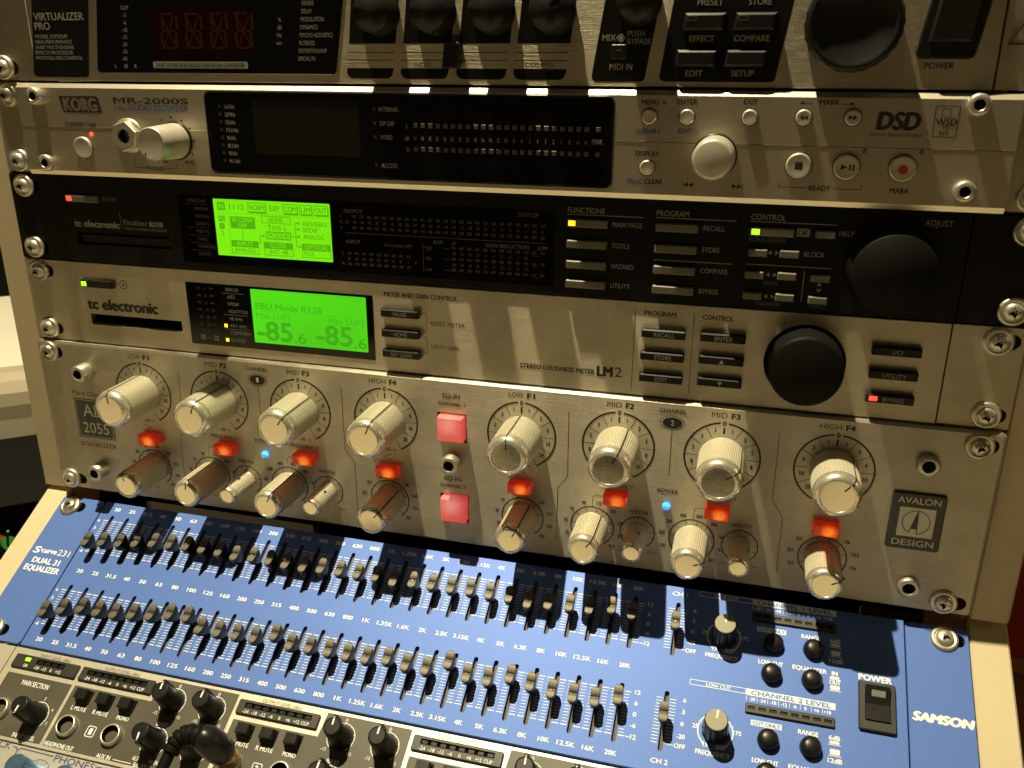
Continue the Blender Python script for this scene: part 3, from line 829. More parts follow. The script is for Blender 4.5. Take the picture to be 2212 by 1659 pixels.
meter([(193.3 + k * 3.77, 30.8) for k in range(25)], 2.2, 1.4, W, 'dark_segment', win)
meter([(193.3 + k * 3.77, 25.6) for k in range(25)], 2.2, 1.4, W, 'dark_segment', win)
meter([(190.0 + k * 3.74, v) for k in range(9) for v in (13.5, 8.4)], 2.2, 1.3, W, 'dark_segment', win)
meter([(242.0 + k * 3.8, v) for k in range(12) for v in (18.7, 13.6, 8.6)], 2.2, 1.3, W, 'dark_segment', win)
b = MB(); b.mat('lcd_lime'); b.rect(119.2, 181.2, 8.5, 36.1, W, 0.4)
lcd = put('screen', b, win)
L1, L2 = W + 0.05, W + 0.1
b = MB(); b.mat('lcd_lime_ink')
b.rect(121.3, 125.6, 30.7, 34.6, L1)                                                       # IN tab, inverse
for t, u, w in (('11', 129.3, 2.8), ('12', 134.3, 3.0)): b.text(t, u, 32.6, 2.5, w, L1, bold=0.015)
for t, u0, u1 in (('NORM', 137.8, 147.5), ('EXP', 148.8, 155.6), ('COM', 156.6, 164.3), ('LIM', 165.3, 171.9), ('OUT', 173.0, 180.2)):
    if t != 'EXP':
        b.frame(u0, u1, 30.5, 35.0, 0.35, L1); b.rect(u1 - 0.3, u1 + 0.35, 30.2, 34.2, L1); b.rect(u0 + 0.5, u1 + 0.3, 29.9, 30.5, L1)
    b.text(t, (u0 + u1) / 2, 32.7, 2.5, u1 - u0 - 1.8, L1, bold=0.015)
for k in range(40): b.rect(121 + 1.5 * k, 121.8 + 1.5 * k, 29.2, 29.45, L1)
for k in range(14): b.rect(126.6, 126.9, 9.5 + 1.4 * k, 10.2 + 1.4 * k, L1)
b.rect(121.3, 124.9, 25.2, 28.0, L1); b.rect(121.6, 124.3, 21.5, 24.4, L1); b.text('2', 123.0, 19.6, 2.2, 1.4, L1)
b.rect(127.7, 141.2, 22.2, 28.0, L1)                                                       # SR CONV / OFF block
b.line(133.9, 22.2, 133.9, 16.4, 0.35, L1)
b.frame(144.7, 160.3, 25.5, 29.0, 0.3, L1); b.text('NONE', 152.4, 27.2, 2.3, 7.4, L1, bold=0.01)
b.text('INS', 152.6, 23.4, 2.2, 4.6, L1, bold=0.01)
b.line(148.8, 21.9, 148.8, 24.6, 0.35, L1); b.tri(148.8, 24.7, 1.6, 1.2, 'u', L1); b.line(157.0, 25.4, 157.0, 22.4, 0.35, L1); b.tri(157.0, 22.4, 1.6, 1.2, 'd', L1)
b.frame(146.6, 160.0, 17.8, 21.6, 0.55, L1); b.text('MODE48', 153.3, 19.7, 2.2, 11.0, L1, bold=0.01)
b.pline([(141.6, 15.4), (143.2, 15.4), (143.2, 19.3), (145.4, 19.3)], 0.35, L1); b.tri(145.5, 19.3, 1.4, 1.5, 'r', L1)
b.line(160.0, 19.7, 164.6, 19.7, 0.35, L1); b.line(162.6, 26.4, 162.6, 15.0, 0.35, L1)
for v in (26.2, 23.3, 19.8, 15.0): b.line(162.6, v, 164.2, v, 0.35, L1); b.tri(164.4, v, 1.2, 1.6, 'r', L1)
b.text('AES/EBU', 166.3, 26.2, 2.1, 12.6, L1, 'l', 0.01); b.text('SPDIF', 166.3, 23.2, 2.1, 8.0, L1, 'l', 0.01); b.text('ANALOG', 166.4, 20.0, 2.1, 10.9, L1, 'l', 0.01)
b.rect(127.2, 142.0, 13.4, 16.4, L1); b.frame(127.2, 142.0, 9.9, 13.5, 0.3, L1); b.text('ANALOG', 134.4, 11.8, 2.1, 11.6, L1, bold=0.01)
b.line(152.6, 17.8, 152.6, 16.4, 0.35, L1)
b.rect(144.9, 160.5, 13.4, 16.4, L1); b.frame(144.9, 160.5, 9.9, 13.5, 0.3, L1); b.text('INT 48', 152.7, 11.8, 2.1, 9.8, L1, bold=0.01)
b.rect(165.3, 180.4, 13.6, 16.6, L1); b.frame(165.3, 180.4, 9.9, 13.7, 0.3, L1); b.text('TOS', 168.8, 11.8, 2.1, 5.6, L1, bold=0.01)
put('screen_graphics', b, lcd)
b = MB(); b.mat('lcd_lime')
b.text('IN', 123.4, 32.6, 2.4, 2.6, L2, bold=0.01); b.text('PG', 123.1, 26.6, 2.0, 2.7, L2); b.text('1', 123.0, 23.0, 2.0, None, L2)
b.text('SR CONV', 134.4, 26.5, 2.1, 11.4, L2); b.text('OFF', 134.3, 23.7, 2.1, 4.8, L2); b.text('INPUT', 134.6, 14.9, 2.1, 8.6, L2); b.text('CLOCK', 152.6, 14.9, 2.1, 8.8, L2); b.text('OPTICAL', 173.0, 15.1, 2.1, 12.4, L2)
put('screen_graphics', b, lcd)

BW = button_mesh('button', 17.8, 3.6, 1.6, 'button_grey', 0.5, 0.5)
BN = button_mesh('button', 7.7, 3.2, 1.6, 'button_grey', 0.4, 0.45)
for u in (303.6, 342.0):
    for v in (33.0, 23.9, 14.8, 6.1): put('button', BW, F_, (u, v, D))
put('button', BW, F_, (380.8, 33.2, D))
for u, v in ((401.8, 33.3), (376.0, 24.4), (388.6, 24.5), (375.4, 15.0), (388.5, 15.2), (401.8, 15.2), (375.4, 6.0), (388.5, 6.1), (401.7, 5.8)): put('button', BN, F_, (u, v, D))
b = MB(); b.mat('button_grey'); b.box(34.8, 53.6, 31.2, 34.8, D, D + 1.8, 0.5, 0.5)
pb = put('power_button', b, F_)
def led(parent, u, v, d, w, h, mat):
    b = MB(); b.mat(mat); b.box(u - w / 2, u + w / 2, v - h / 2, v + h / 2, d - 0.3, d + 0.15, 0.1)
    return put('indicator_light', b, parent)
led(pb, 37.0, 33.0, D + 1.8, 3.0, 2.2, 'led_red'); led(F_, 297.0, 33.0, D + 1.6, 3.0, 2.2, 'led_yellow'); led(F_, 374.3, 33.2, D + 1.6, 3.2, 2.3, 'led_green')
b = MB(); b.mat('black_rubber')
b.lathe(0, 0, [(17.4, 0), (17.4, 0.8), (16.4, 1.2), (16.2, 11.5), (15.4, 12.8), (0, 13.0)], 64)
put('adjust_wheel', b, F_, (428.4, 20.8, D))
b = MB(); b.mat('dark_void'); b.box(37.0, 92.6, 9.4, 15.8, -8, -6)
b.mat('black_plastic'); b.box(37.4, 92.2, 10.0, 14.6, -6, 1.0, 0.3)
put('card_slot', b, F_)
screws(F_, [(8.75, 6.35), (8.75, 38.1), (475.5, 6.35), (475.5, 38.1)], D - 0.5)

# ------------------------------------------------------------------ loudness meter
L_ = thing('loudness_meter', 'silver brushed loudness meter with green LUFS screen, black bar buttons and black dial', 'loudness meter', (0, 0, 88.9))
D = 2.0
b = MB(); b.mat('alu_meter')
b.plate(rrect(28.4, 454.6, 0.4, 44.1, 0.3), [rrect(37.2, 92.6, 10.7, 16.6, 0.2), circ(399.6, 22.4, 16.9, 64)], D, -1.5, 0.25)
b.plate(rrect(0, 28.0, 0.4, 44.1, 0.6), [ear_slot(11.4, 6.35, 12.0), ear_slot(11.4, 38.1, 12.0)], D - 0.4, -1.5, 0.25)
b.plate(rrect(455.0, 482.6, 0.4, 44.1, 0.6), [ear_slot(475, 6.35, 12.0), ear_slot(475, 38.1, 12.0)], D - 0.4, -1.5, 0.25)
face = put('faceplate', b, L_)
chassis(L_, 44.45, -4.5)
FP = D + 0.06
b = MB(); b.mat('ink')
b.text('tc electronic', 57.6, 22.2, 5.6, 42.6, FP, bold=0.05)
b.frame(57.9, 62.7, 31.4, 36.2, 0.4, FP, 2.38); b.line(60.3, 32.8, 60.3, 34.8, 0.8, FP)
b.text('METER AND GAIN CONTROL', 224.8, 39.2, 2.1, 36.8, FP, bold=0.025)
b.text('RESET METER', 229.5, 26.4, 2.0, 17.3, FP, 'l'); b.text('UNITY GAIN', 229.6, 14.9, 2.0, 14.0, FP, 'l')
b.text('STEREO LOUDNESS METER', 291.4, 9.6, 2.1, 35.4, FP, bold=0.025); b.text('LM', 313.7, 10.3, 4.6, 6.8, FP, bold=0.045); b.text('2', 319.9, 10.5, 4.6, 3.4, FP)
b.pline([(225.2, 30.9), (227.6, 30.9), (227.6, 22.0), (225.6, 22.0)], 0.25, FP); b.pline([(225.6, 19.3), (227.6, 19.3), (227.6, 11.4), (225.8, 11.4)], 0.25, FP)
b.text('PROGRAM', 337.2, 39.3, 2.1, 13.8, FP, bold=0.025); b.text('CONTROL', 362.3, 39.3, 2.1, 13.1, FP, bold=0.025)
b.line(326.2, 40.3, 326.2, 3.3, 0.28, FP); b.line(351.9, 40.3, 351.9, 3.3, 0.28, FP)
put('lettering', b, face)
b = MB(); b.mat('black_glass'); b.box(97.5, 200.4, 5.3, 37.9, D - 1, D + 0.15, 0.08, 0.3)
win = put('display_window', b, L_)
W = D + 0.2
b = MB(); b.mat('grey_print')
for t, u, v, w in (('ERROR', 120.7, 35.4, 7.2), ('AES', 121.0, 31.7, 4.4), ('SPDIF', 121.0, 28.0, 6.4), ('ADAT/TOS', 121.0, 24.2, 10.8), ('48 kHz', 121.0, 20.4, 7.4), ('44.1 kHz', 121.2, 16.7, 9.2), ('COM/REM', 121.0, 12.9, 11.2), ('EDITED', 121.0, 9.0, 8.2)):
    b.text(t, u, v, 1.7, w, W, 'l')
for v, u1 in ((33.5, 131), (22.3, 131.6), (14.7, 131.6)): b.line(118.0, v, u1, v, 0.18, W)
b.rect(103.2, 106.0, 7.9, 10.6, W); b.rect(110.9, 113.7, 7.9, 10.6, W)
put('lettering', b, win)
b = MB(); b.mat('dim_print')
for i, t in enumerate(('-1', '-3', '-6', '-12', '-18', '-24', '-40')): b.text(t, 108.4, 35.3 - 3.78 * i, 1.7, None, W, ex=0.75)
b.text('dB', 108.4, 9.3, 1.7, None, W, ex=0.8)
put('lettering', b, win)
b = MB(); b.mat('black_print'); b.text('L', 104.6, 9.25, 1.6, None, W + 0.05); b.text('R', 112.3, 9.25, 1.6, None, W + 0.05); put('lettering', b, win)
meter([(u, 35.3 - 3.78 * k) for k in range(7) for u in (104.8, 112.2)], 2.0, 1.1, W, 'dark_segment', win)
led(win, 118.7, 16.5, W, 1.7, 1.7, 'led_yellow'); led(win, 118.7, 8.9, W, 1.7, 1.7, 'led_yellow')
b = MB(); b.mat('lcd_green'); b.rect(134.5, 196.8, 9.0, 36.7, W, 0.5)
lcd = put('screen', b, win)
b = MB(); b.mat('lcd_green_ink')
for u0, w in ((136.6, 19.2), (169.4, 19.0)):
    b.text('-85', u0 + w / 2, 15.6 if u0 < 150 else 16.1, 9.6, w, W + 0.05, bold=0.02); b.text('.6', u0 + w + 4.4, 13.2, 5.2, 6.4, W + 0.05, bold=0.01)
put('screen_graphics', b, lcd)
b = MB(); b.mat('lcd_green_pale')
b.text('EBU Mode R128', 154.9, 28.3, 3.0, 36.4, W + 0.05, bold=0.02)
b.text('Max LUFS', 146.2, 23.4, 2.9, 19.0, W + 0.05); b.text('Max LUFS', 186.0, 23.4, 2.9, 19.0, W + 0.05)
for k in range(50): b.rect(136.2 + 1.2 * k, 136.8 + 1.2 * k, 25.9, 26.15, W + 0.05)
for k in range(12): b.rect(166.0, 166.25, 10.0 + 1.2 * k, 10.6 + 1.2 * k, W + 0.05)
put('screen_graphics', b, lcd)
BB = button_mesh('button', 19.2, 3.9, 3.0, 'black_plastic', 0.4, 0.6)
for u, v, t, w in ((214.8, 30.5, 'PAUSE', 6.8), (214.8, 20.5, 'HOME', 6.8), (214.8, 10.3, 'SET GAIN', 10.6), (339.3, 30.7, 'RECALL', 9.0), (339.3, 20.3, 'STORE', 7.6), (339.3, 10.0, 'EDIT', 5.6),
                   (364.9, 31.0, 'ENTER', 7.6), (364.9, 20.8, '^', 0), (364.9, 10.6, 'v', 0), (435.2, 31.1, 'I/O', 3.8), (435.2, 20.8, 'UTILITY', 9.4), (435.2, 10.2, 'BYPASS', 8.4)):
    bt = put('button', BB, L_, (u, v, D))
    b = MB(); b.mat('grey_print')
    if t == '^': b.tri(0.3, -0.3, 2.2, 1.9, 'u', 3.05)
    elif t == 'v': b.tri(0.3, -0.3, 2.2, 1.9, 'd', 3.05)
    else: b.text(t, 0.4 if t != 'BYPASS' else 1.4, -0.2, 1.95, w, 3.05)
    put('lettering', b, bt)
    if t == 'BYPASS': led(bt, -6.6, 0, 3.0, 3.2, 2.0, 'led_red')
b = MB(); b.mat('black_plastic'); b.box(35.4, 54.8, 31.4, 35.4, D, D + 2.2, 0.5, 0.4)
pb = put('power_button', b, L_)
led(pb, 37.6, 33.3, D + 2.2, 3.0, 2.4, 'led_green')
b = MB(); b.mat('dark_void'); b.lathe(0, 0, [(16.8, D - 0.6), (0, D - 0.7)], 48, False)
b.mat('black_rubber'); b.lathe(0, 0, [(15.3, D - 0.6), (15.2, 14.0), (14.9, 15.6), (13.8, 16.3), (0, 16.4)], 72)
put('dial', b, L_, (399.8, 22.6, 0))
b = MB(); b.mat('dark_void'); b.box(37.0, 92.8, 10.5, 16.8, -9, -5)
put('card_slot', b, L_)
screws(L_, [(8.75, 6.35), (8.75, 38.1), (473.2, 6.35), (472.6, 38.1)], D - 0.4)

# ------------------------------------------------------------------ two channel parametric equaliser
A_ = thing('parametric_equalizer', 'two unit high silver equalizer with ribbed cream knobs and glowing orange switches', 'equalizer', (0, 0, 0))
D = 4.5
b = MB(); b.mat('alu_equalizer')
holes = [ear_slot(11.2, 82.55, 11.0), ear_slot(12.2, 6.35, 12.0), ear_slot(473.6, 82.55, 13.0), ear_slot(473.2, 6.35, 13.0), rrect(232.6, 247.6, 56.4, 71.6, 0.2), rrect(233.2, 248.2, 12.6, 27.8, 0.2)]
b.plate(rrect(0.2, 482.4, 0.3, 88.6, 2.0), holes, D, -1.0, 1.1)
face = put('faceplate', b, A_)
chassis(A_, 88.9, -3.0)
FP = D + 0.06
LARGE = [(65.0, 'F1'), (111.3, 'F2'), (158.2, 'F3'), (205.3, 'F4'), (275.2, 'F1'), (321.8, 'F2'), (369.0, 'F3'), (417.1, 'F4')]
MED = [(65.6, 'F1'), (101.7, 'F2'), (148.4, 'F3'), (205.5, 'F4'), (276.1, 'F1'), (311.0, 'F2'), (358.5, 'F3'), (417.2, 'F4')]
WID = [123.2, 170.8, 332.9, 380.6]
VL, VM = 64.0, 20.3
b = MB(); b.mat('ink')
NUM = {'F1': ('1', '3', '5', '10', '24'), 'F2': ('1', '3', '5', '8', '16'), 'F3': ('1', '3', '5', '8', '16'), 'F4': ('1', '3', '6', '10', '20')}
FQ = {'F1': ('25', '30', '50', '72', '100', '150', '215', '300', '450'), 'F2': ('35', '45', '70', '90', '170', '200', '240', '300', '450'), 'F3': ('160', '200', '280', '400', '800', '900', '1k0', '1k5', '2k0'), 'F4': ('1k5', '2k5', '3k5', '5k0', '7k2', '10k', '12k5', '15k', '20k')}
for cu, k in LARGE:
    b.arc(cu, VL, 16.75, 0.85, 6, 153, FP); b.arc(cu, VL, 16.75, 0.85, -6, -153, FP)
    b.text('0', cu, 80.6, 2.2, 1.4, FP, bold=0.03); b.tick(cu, VL, 0, 11.6, 14.6, 0.85, FP)
    for a, t in zip((16, 44, 73, 103, 133), NUM[k]):
        for sg in (1, -1): b.text(t, cu + 13.6 * math.sin(R_(sg * a)), VL + 13.6 * math.cos(R_(a)), 2.0, None, FP, bold=0.03, ex=0.8)
    for a in (29, 59, 89.5, 119, 153):
        for sg in (1, -1): b.tick(cu, VL, sg * a, 10.9, 16.4, 0.3, FP)
    nm = {'F1': 'LOW', 'F2': 'MID', 'F3': 'MID', 'F4': 'HIGH'}[k]
    w = {'F1': 7.2, 'F2': 6.8, 'F3': 6.8, 'F4': 9.0}[k]
    b.text(nm, cu - 2.2 - w / 2 + 3.1, 84.4, 2.5, w, FP); b.text(k, cu + 4.6, 84.4, 2.5, 3.6, FP, bold=0.04)
    b.text('- dB +', cu + 0.6, 48.3, 1.9, 8.6, FP)
    if k in ('F1', 'F4'):
        s_ = 1 if k == 'F1' else -1
        b.pline([(cu - 2.6 * s_, 45.6), (cu - 0.6 * s_, 45.6), (cu + 1.2 * s_, 44.2), (cu + 2.8 * s_, 44.2)], 0.28, FP); b.pline([(cu - 2.6 * s_, 42.8), (cu - 0.6 * s_, 42.8), (cu + 1.2 * s_, 44.2)], 0.28, FP)
for cu, k in MED:
    b.arc(cu, VM, 10.5, 0.6, -145, 145, FP)
    for j in range(9):
        a = -112 + 31 * j
        b.tick(cu, VM, a, 8.2, 10.4, 0.26, FP)
        if j in (0,) and k == 'F2': pass
        b.text(FQ[k][j], cu + 13.2 * math.sin(R_(a)) * (1.0 if len(FQ[k][j]) < 3 else 1.08), VM + 12.9 * math.cos(R_(a)), 1.9, None, FP, bold=0.02, ex=0.72)
    b.text('Hz', cu, 8.5, 1.7, 2.6, FP)
for cu in WID:
    b.arc(cu, VM, 8.2, 0.55, -145, 145, FP)
    for j in range(9): b.tick(cu, VM, -108 + 27 * j, 6.4, 8.1, 0.24, FP)
    b.text('WIDTH', cu - 0.1, 31.1, 1.9, 9.0, FP, bold=0.015)
    b.pline([(cu + 5.2, 10.4), (cu + 6.2, 11.5), (cu + 7.6, 10.4), (cu + 6.2, 9.3), (cu + 5.2, 10.4)], 0.25, FP); b.line(cu + 7.6, 10.4, cu + 9.4, 10.4, 0.25, FP)
    b.pline([(cu - 8.6, 11.6), (cu - 6.6, 10.4), (cu - 8.6, 9.2)], 0.25, FP); b.line(cu - 6.6, 10.4, cu - 5.4, 10.4, 0.25, FP)
for cu in (111.8, 159.0, 322.2, 369.6): b.text('FREQUENCY', cu, 44.0, 1.9, 15.8, FP, bold=0.01)
for cu in (100.9, 148.0, 310.6, 358.4):
    b.pline([(cu + 0.3, 31.0), (cu + 0.3, 36.2), (cu + 1.2, 37.2), (cu + 5.2, 37.2)], 0.26, FP)
for cu, t in ((135.1, '1'), (346.0, '2')):
    b.text('CHANNEL', cu, 84.2, 2.0, 12.4, FP, bold=0.01); b.text('POWER', cu, 44.2, 2.0, 9.8, FP, bold=0.01)
    e = circ(0, 0, 1, 28); b.sheet([(cu + 4.4 * x, 78.4 + 2.7 * y) for x, y in e], FP)
    for k in range(28):
        (x0, y0), (x1, y1) = e[k], e[(k + 1) % 28]; b.line(cu + 5.3 * x0, 78.4 + 3.4 * y0, cu + 5.3 * x1, 78.4 + 3.4 * y1, 0.3, FP)
    b.line(cu, 75.0, cu, 52.0, 0.28, FP)
b.pline([(88.4, 79.0), (86.9, 43.5), (84.3, 40.0), (84.0, 10.5)], 0.28, FP)
b.pline([(182.0, 79.0), (182.0, 45.5), (187.0, 38.4), (187.0, 10.0)], 0.28, FP)
b.pline([(298.1, 78.8), (298.2, 45.2), (293.6, 38.8), (293.4, 10.0)], 0.28, FP)
b.pline([(392.7, 78.6), (392.9, 46.1), (398.1, 37.6), (398.3, 9.8)], 0.28, FP)
for v, n in ((80.4, '1'), (36.4, '2')):
    b.text('EQ-IN', 240.0, v, 2.3, 8.8, FP, bold=0.01); b.text('CHANNEL ' + n, 240.0, v - 4.0, 1.9, 13.4, FP, bold=0.01)
b.text('Pure Class A', 30.4, 60.0, 2.6, 23.2, FP); b.text('EQUALIZER', 30.8, 29.5, 2.5, 23.4, FP)
put('lettering', b, face)

b = MB(); b.mat('white_print')
for cu, t in ((135.1, '1'), (346.0, '2')): b.text(t, cu, 78.4, 2.6, 1.3, FP + 0.05)
put('lettering', b, face)
# printed badge and raised maker's plate
b = MB(); b.mat('badge_blue'); b.rect(18.6, 42.4, 33.4, 56.8, FP)
bd = put('printed_badge', b, face)
b = MB(); b.mat('badge_silver'); b.frame(19.3, 41.7, 34.1, 56.1, 0.3, FP + 0.05)
b.text('AD', 30.6, 49.9, 7.0, 13.6, FP + 0.05); b.text('2055', 30.6, 39.6, 6.2, 16.6, FP + 0.05)
put('lettering', b, bd)
b = MB(); b.mat('badge_blue'); b.box(442.3, 464.2, 30.6, 58.0, D - 0.5, D + 1.4, 0.5, 1.4)
pl = put('maker_plate', b, A_)
b = MB(); b.mat('badge_silver')
b.text('AVALON', 453.3, 54.6, 2.9, 17.2, D + 1.46, bold=0.005); b.text('DESIGN', 453.2, 34.2, 2.9, 17.0, D + 1.46, bold=0.005)
b.rect(446.0, 460.6, 37.2, 51.2, D + 1.46)
put('lettering', b, pl)
b = MB(); b.mat('badge_blue')
b.arc(453.3, 44.3, 5.6, 0.38, -155, 172, D + 1.52)
b.pline([(450.9, 39.2), (453.6, 49.6), (454.1, 38.8)], 0.4, D + 1.52); b.sheet([(451.5, 41.0), (454.0, 41.0), (453.6, 48.6)], D + 1.52)
put('emblem', b, pl)

def knob_mesh(name, r, L, lip, nrib, face_mat='knob_face'):
    """ribbed aluminium knob: r body radius, L length, lip polished rim length"""
    b = MB()
    n = nrib * 4
    b.mat('satin_knob')
    b.lathe(0, 0, [(r * 0.98, 0.3), (r, 0.9), (r * 0.965, L - lip - 0.4), (r * 0.955, L - lip)], n, rfun=lambda j, k: (-0.38 if k % 4 in (0, 1) else 0.0) if j in (1, 2) else 0.0, smooth=False)
    b.mat('knob_lip')
    b.lathe(0, 0, [(r * 0.955, L - lip), (r * 0.97, L - lip + 0.3), (r * 0.955, L - lip * 0.55), (r * 0.90, L - lip * 0.25), (r * 0.80, L - lip * 0.06), (r * 0.73, L), (r * 0.69, L - 0.05), (r * 0.67, L - 0.35)], 56)
    b.mat(face_mat)
    b.lathe(0, 0, [(r * 0.67, L - 0.35), (r * 0.3, L - 0.32), (0, L - 0.32)], 56)
    return b.mesh(name)
def pointer_mesh(r, L, lip):
    b = MB(); b.mat('ink')
    w = 0.6
    for sg in (1,):
        pts = [(r + 0.10, 0.6), (r * 0.975 + 0.10, L - lip), (r * 0.985 + 0.03, L - lip + 0.3), (r * 0.97, L - lip * 0.55), (r * 0.915, L - lip * 0.25), (r * 0.81, L + 0.02), (r * 0.73, L + 0.06)]
        for (r0, d0), (r1, d1) in zip(pts, pts[1:]):
            b.F([b.P(-w / 2, r0, d0), b.P(w / 2, r0, d0), b.P(w / 2, r1, d1), b.P(-w / 2, r1, d1)])
        b.rect(-w / 2, w / 2, r * 0.36, r * 0.67, L - 0.26)
    return b.mesh('pointer')
KL, KM, KS = knob_mesh('gain_knob', 10.3, 27.2, 5.0, 60), knob_mesh('frequency_knob', 7.9, 25.0, 4.0, 48), knob_mesh('width_knob', 5.0, 21.0, 3.4, 30)
PL, PM = pointer_mesh(10.3, 27.2, 5.0), pointer_mesh(7.9, 25.0, 4.0)
for (cu, k), a in zip(LARGE, (-4, 22, 38, 21, -2, 26, 56, 40)):
    kn = put('gain_knob', KL, A_, (cu, VL, D)); put('pointer', PL, kn, rot=a)
for (cu, k), a in zip(MED, (-14, 8, 22, 42, 28, 34, 72, 64)):
    kn = put('frequency_knob', KM, A_, (cu, VM, D)); put('pointer', PM, kn, rot=a)
b = MB(); b.mat('dark_void'); b.lathe(0, 0, [(0.75, 0), (0, 0.02)], 12, False); SS = b.mesh('set_screw_hole')  # flat dark disc paints the shade of a set screw hole
for cu, a in zip(WID, (10, 35, 20, 50)):
    kn = put('width_knob', KS, A_, (cu, VM, D), a)
    o = put('set_screw_hole', SS, kn, (0, 5.02, 9.0)); o.rotation_euler = (R_(-90), 0, 0)
# lit switches
b = MB(); b.mat('lit_orange'); b.box(-5.6, 5.6, -2.7, 2.7, 0, 5.2, 0.5, 0.3); LS = b.mesh('lit_switch')
for cu, v, t in ((66.2, 38.2, ''), (113.0, 38.2, 'x10'), (159.4, 38.3, 'x10'), (206.0, 37.4, 'o'), (275.2, 37.6, ''), (322.0, 37.8, 'x10'), (369.2, 37.3, 'x10'), (417.0, 36.2, 'o')):
    sw = put('lit_switch', LS, A_, (cu, v, D))
    b = MB(); b.mat('ghost_print')
    if t == 'x10': b.text('x10', 0, 0, 2.0, 4.8, 5.25)
    else: b.pline([(-2.6, 0), (-1.2, 0), (0, 1.1), (1.2, 0), (0, -1.1), (-1.2, 0)], 0.22, 5.25)
    put('lettering', b, sw)
b = MB(); b.mat('lit_pink'); b.box(-6.6, 6.6, -6.6, 6.6, -2, 3.4, 0.9, 0.8)
b.mat('dark_void'); b.box(-7.6, 7.6, -7.6, 7.6, -2.4, -1.8)
BQ = b.mesh('lit_button')
for u, v in ((240.1, 64.0), (240.7, 20.2)): put('lit_button', BQ, A_, (u, v, D))
b = MB(); b.mat('led_blue'); b.lathe(0, 0, [(1.9, 0), (1.85, 0.9), (1.3, 1.9), (0, 2.3)], 20); BL = b.mesh('power_light')
for u, v in ((135.5, 37.0), (345.8, 36.5)): put('power_light', BL, A_, (u, v, D))
SK = socket_mesh('socket_screw', 4.7, 7.4, 2.6)
SKS = socket_mesh('socket_screw', 4.7, 3.0, 2.6)
for u, v in ((30.4, 73.4), (30.3, 14.6)): put('socket_screw', SK, A_, (u, v, D), 20)
for u, v in ((454.3, 71.6), (454.9, 11.9), (240.3, 46.4)): put('socket_screw', SK if u < 300 else SKS, A_, (u, v, D), 35)
screws(A_, [(8.3, 82.55), (8.1, 6.35), (472.8, 82.55), (470.5, 6.35)], D)
# ------------------------------------------------------------------ 31 band graphic equaliser on the slope
G_ = thing('graphic_equalizer', 'blue graphic equalizer with two rows of black and gold faders on the slope', 'graphic equalizer', lower_origin(88.9), -TILT)
D = 2.0
SLU = [38.4 + 9.893 * k for k in range(31)]
ROWS = ((66.75, 13.4), (23.2, 13.4))        # centre of each slot row, half length
def slot(u, vc): return rrect(u - 1.05, u + 1.05, vc - 13.4, vc + 13.4, 1.04, 4)
holes = [slot(u, vc) for vc, _ in ROWS for u in SLU + [355.4]]
b = MB(); b.mat('blue_paint')
b.plate(rrect(29.2, 455.6, 0.7, 88.4, 0.2), holes, D, -0.6, 0.15)
b.plate(rrect(0.4, 28.5, 0.7, 88.4, 2.2), [ear_slot(12.0, 6.35, 12.0), ear_slot(12.0, 82.3, 12.0)], D, -0.6, 0.2)
b.plate(rrect(456.2, 482.4, 0.7, 88.4, 2.2), [ear_slot(475.0, 6.35, 12.0), ear_slot(475.0, 82.3, 12.0)], D, -0.6, 0.2)
face = put('faceplate', b, G_)
chassis(G_, 88.9, -9.0)
b = MB(); b.mat('slot_floor')
for vc, _ in ROWS:
    b.box(34, 360, vc - 15, vc + 15, -1.6, -0.2)
put('fader_bed', b, G_)
FP = D + 0.06
BANDS = '20 25 31.5 40 50 63 80 100 125 160 200 250 315 400 500 630 800 1K 1.25K 1.6K 2K 2.5K 3.15K 4K 5K 6.3K 8K 10K 12.5K 16K 20K'.split()
def wid(t): return {2: 3.7, 3: 5.2, 4: 6.0, 5: 8.2}[len(t)] if 'K' not in t else {2: 3.9, 3: 5.2, 4: 6.2, 5: 8.0}[len(t)]
b = MB(); b.mat('white_print')
for vc, v_lab in ((66.75, 44.9), (23.2, 5.2)):
    for u, t in zip(SLU, BANDS):
        b.text(t, u - 0.3, v_lab, 2.0, wid(t), FP, bold=0.03)
        if vc > 50: b.text(t, u + 0.4, 84.3, 2.0, wid(t), FP, bold=0.03)
    for u in SLU:
        for j in range(15):
            v = vc + 9.9 - 19.8 * j / 14
            w0, th = (1.5, 0.42) if j in (0, 14) else (1.7, 0.26)
            for sg in (-1, 1):
                b.line(u + sg * w0, v, u + sg * (4.5 if j in (0, 7, 14) else 4.1), v, th, FP)
    for t, k in (('12', 0), ('6', 1), ('0', 2), ('-6', 3), ('-12', 4)): b.text(t, 342.6, vc + 10.2 - 4.98 * k, 1.9, None, FP, bold=0.03, ex=1.1)
    for t, k in (('6', 9.4), ('3', 4.6), ('-6', -10.1)): b.text(t, 31.4, vc + k, 1.7, None, FP, bold=0.03, ex=1.1)
    b.line(340.0, vc - 9.9, 341.2, vc - 9.9, 0.4, FP)
    for j in range(15):
        v = vc + 9.9 - 19.8 * j / 14
        for sg in (-1, 1): b.line(355.4 + sg * 1.6, v, 355.4 + sg * 4.4, v, 0.3, FP)
    for t, k in (('6', 10.4), ('3', 5.2), ('0', -0.2), ('-20', -5.6), ('OFF', -9.8)): b.text(t, 363.4, vc + k, 1.9, None, FP, bold=0.03, ex=1.0)
    b.line(357.0, vc - 9.9, 360.6, vc - 9.9, 0.4, FP)
b.text('CH 1', 355.6, 84.6, 2.0, 7.2, FP, bold=0.03); b.text('CH 2', 355.7, 5.6, 2.0, 7.2, FP, bold=0.03)
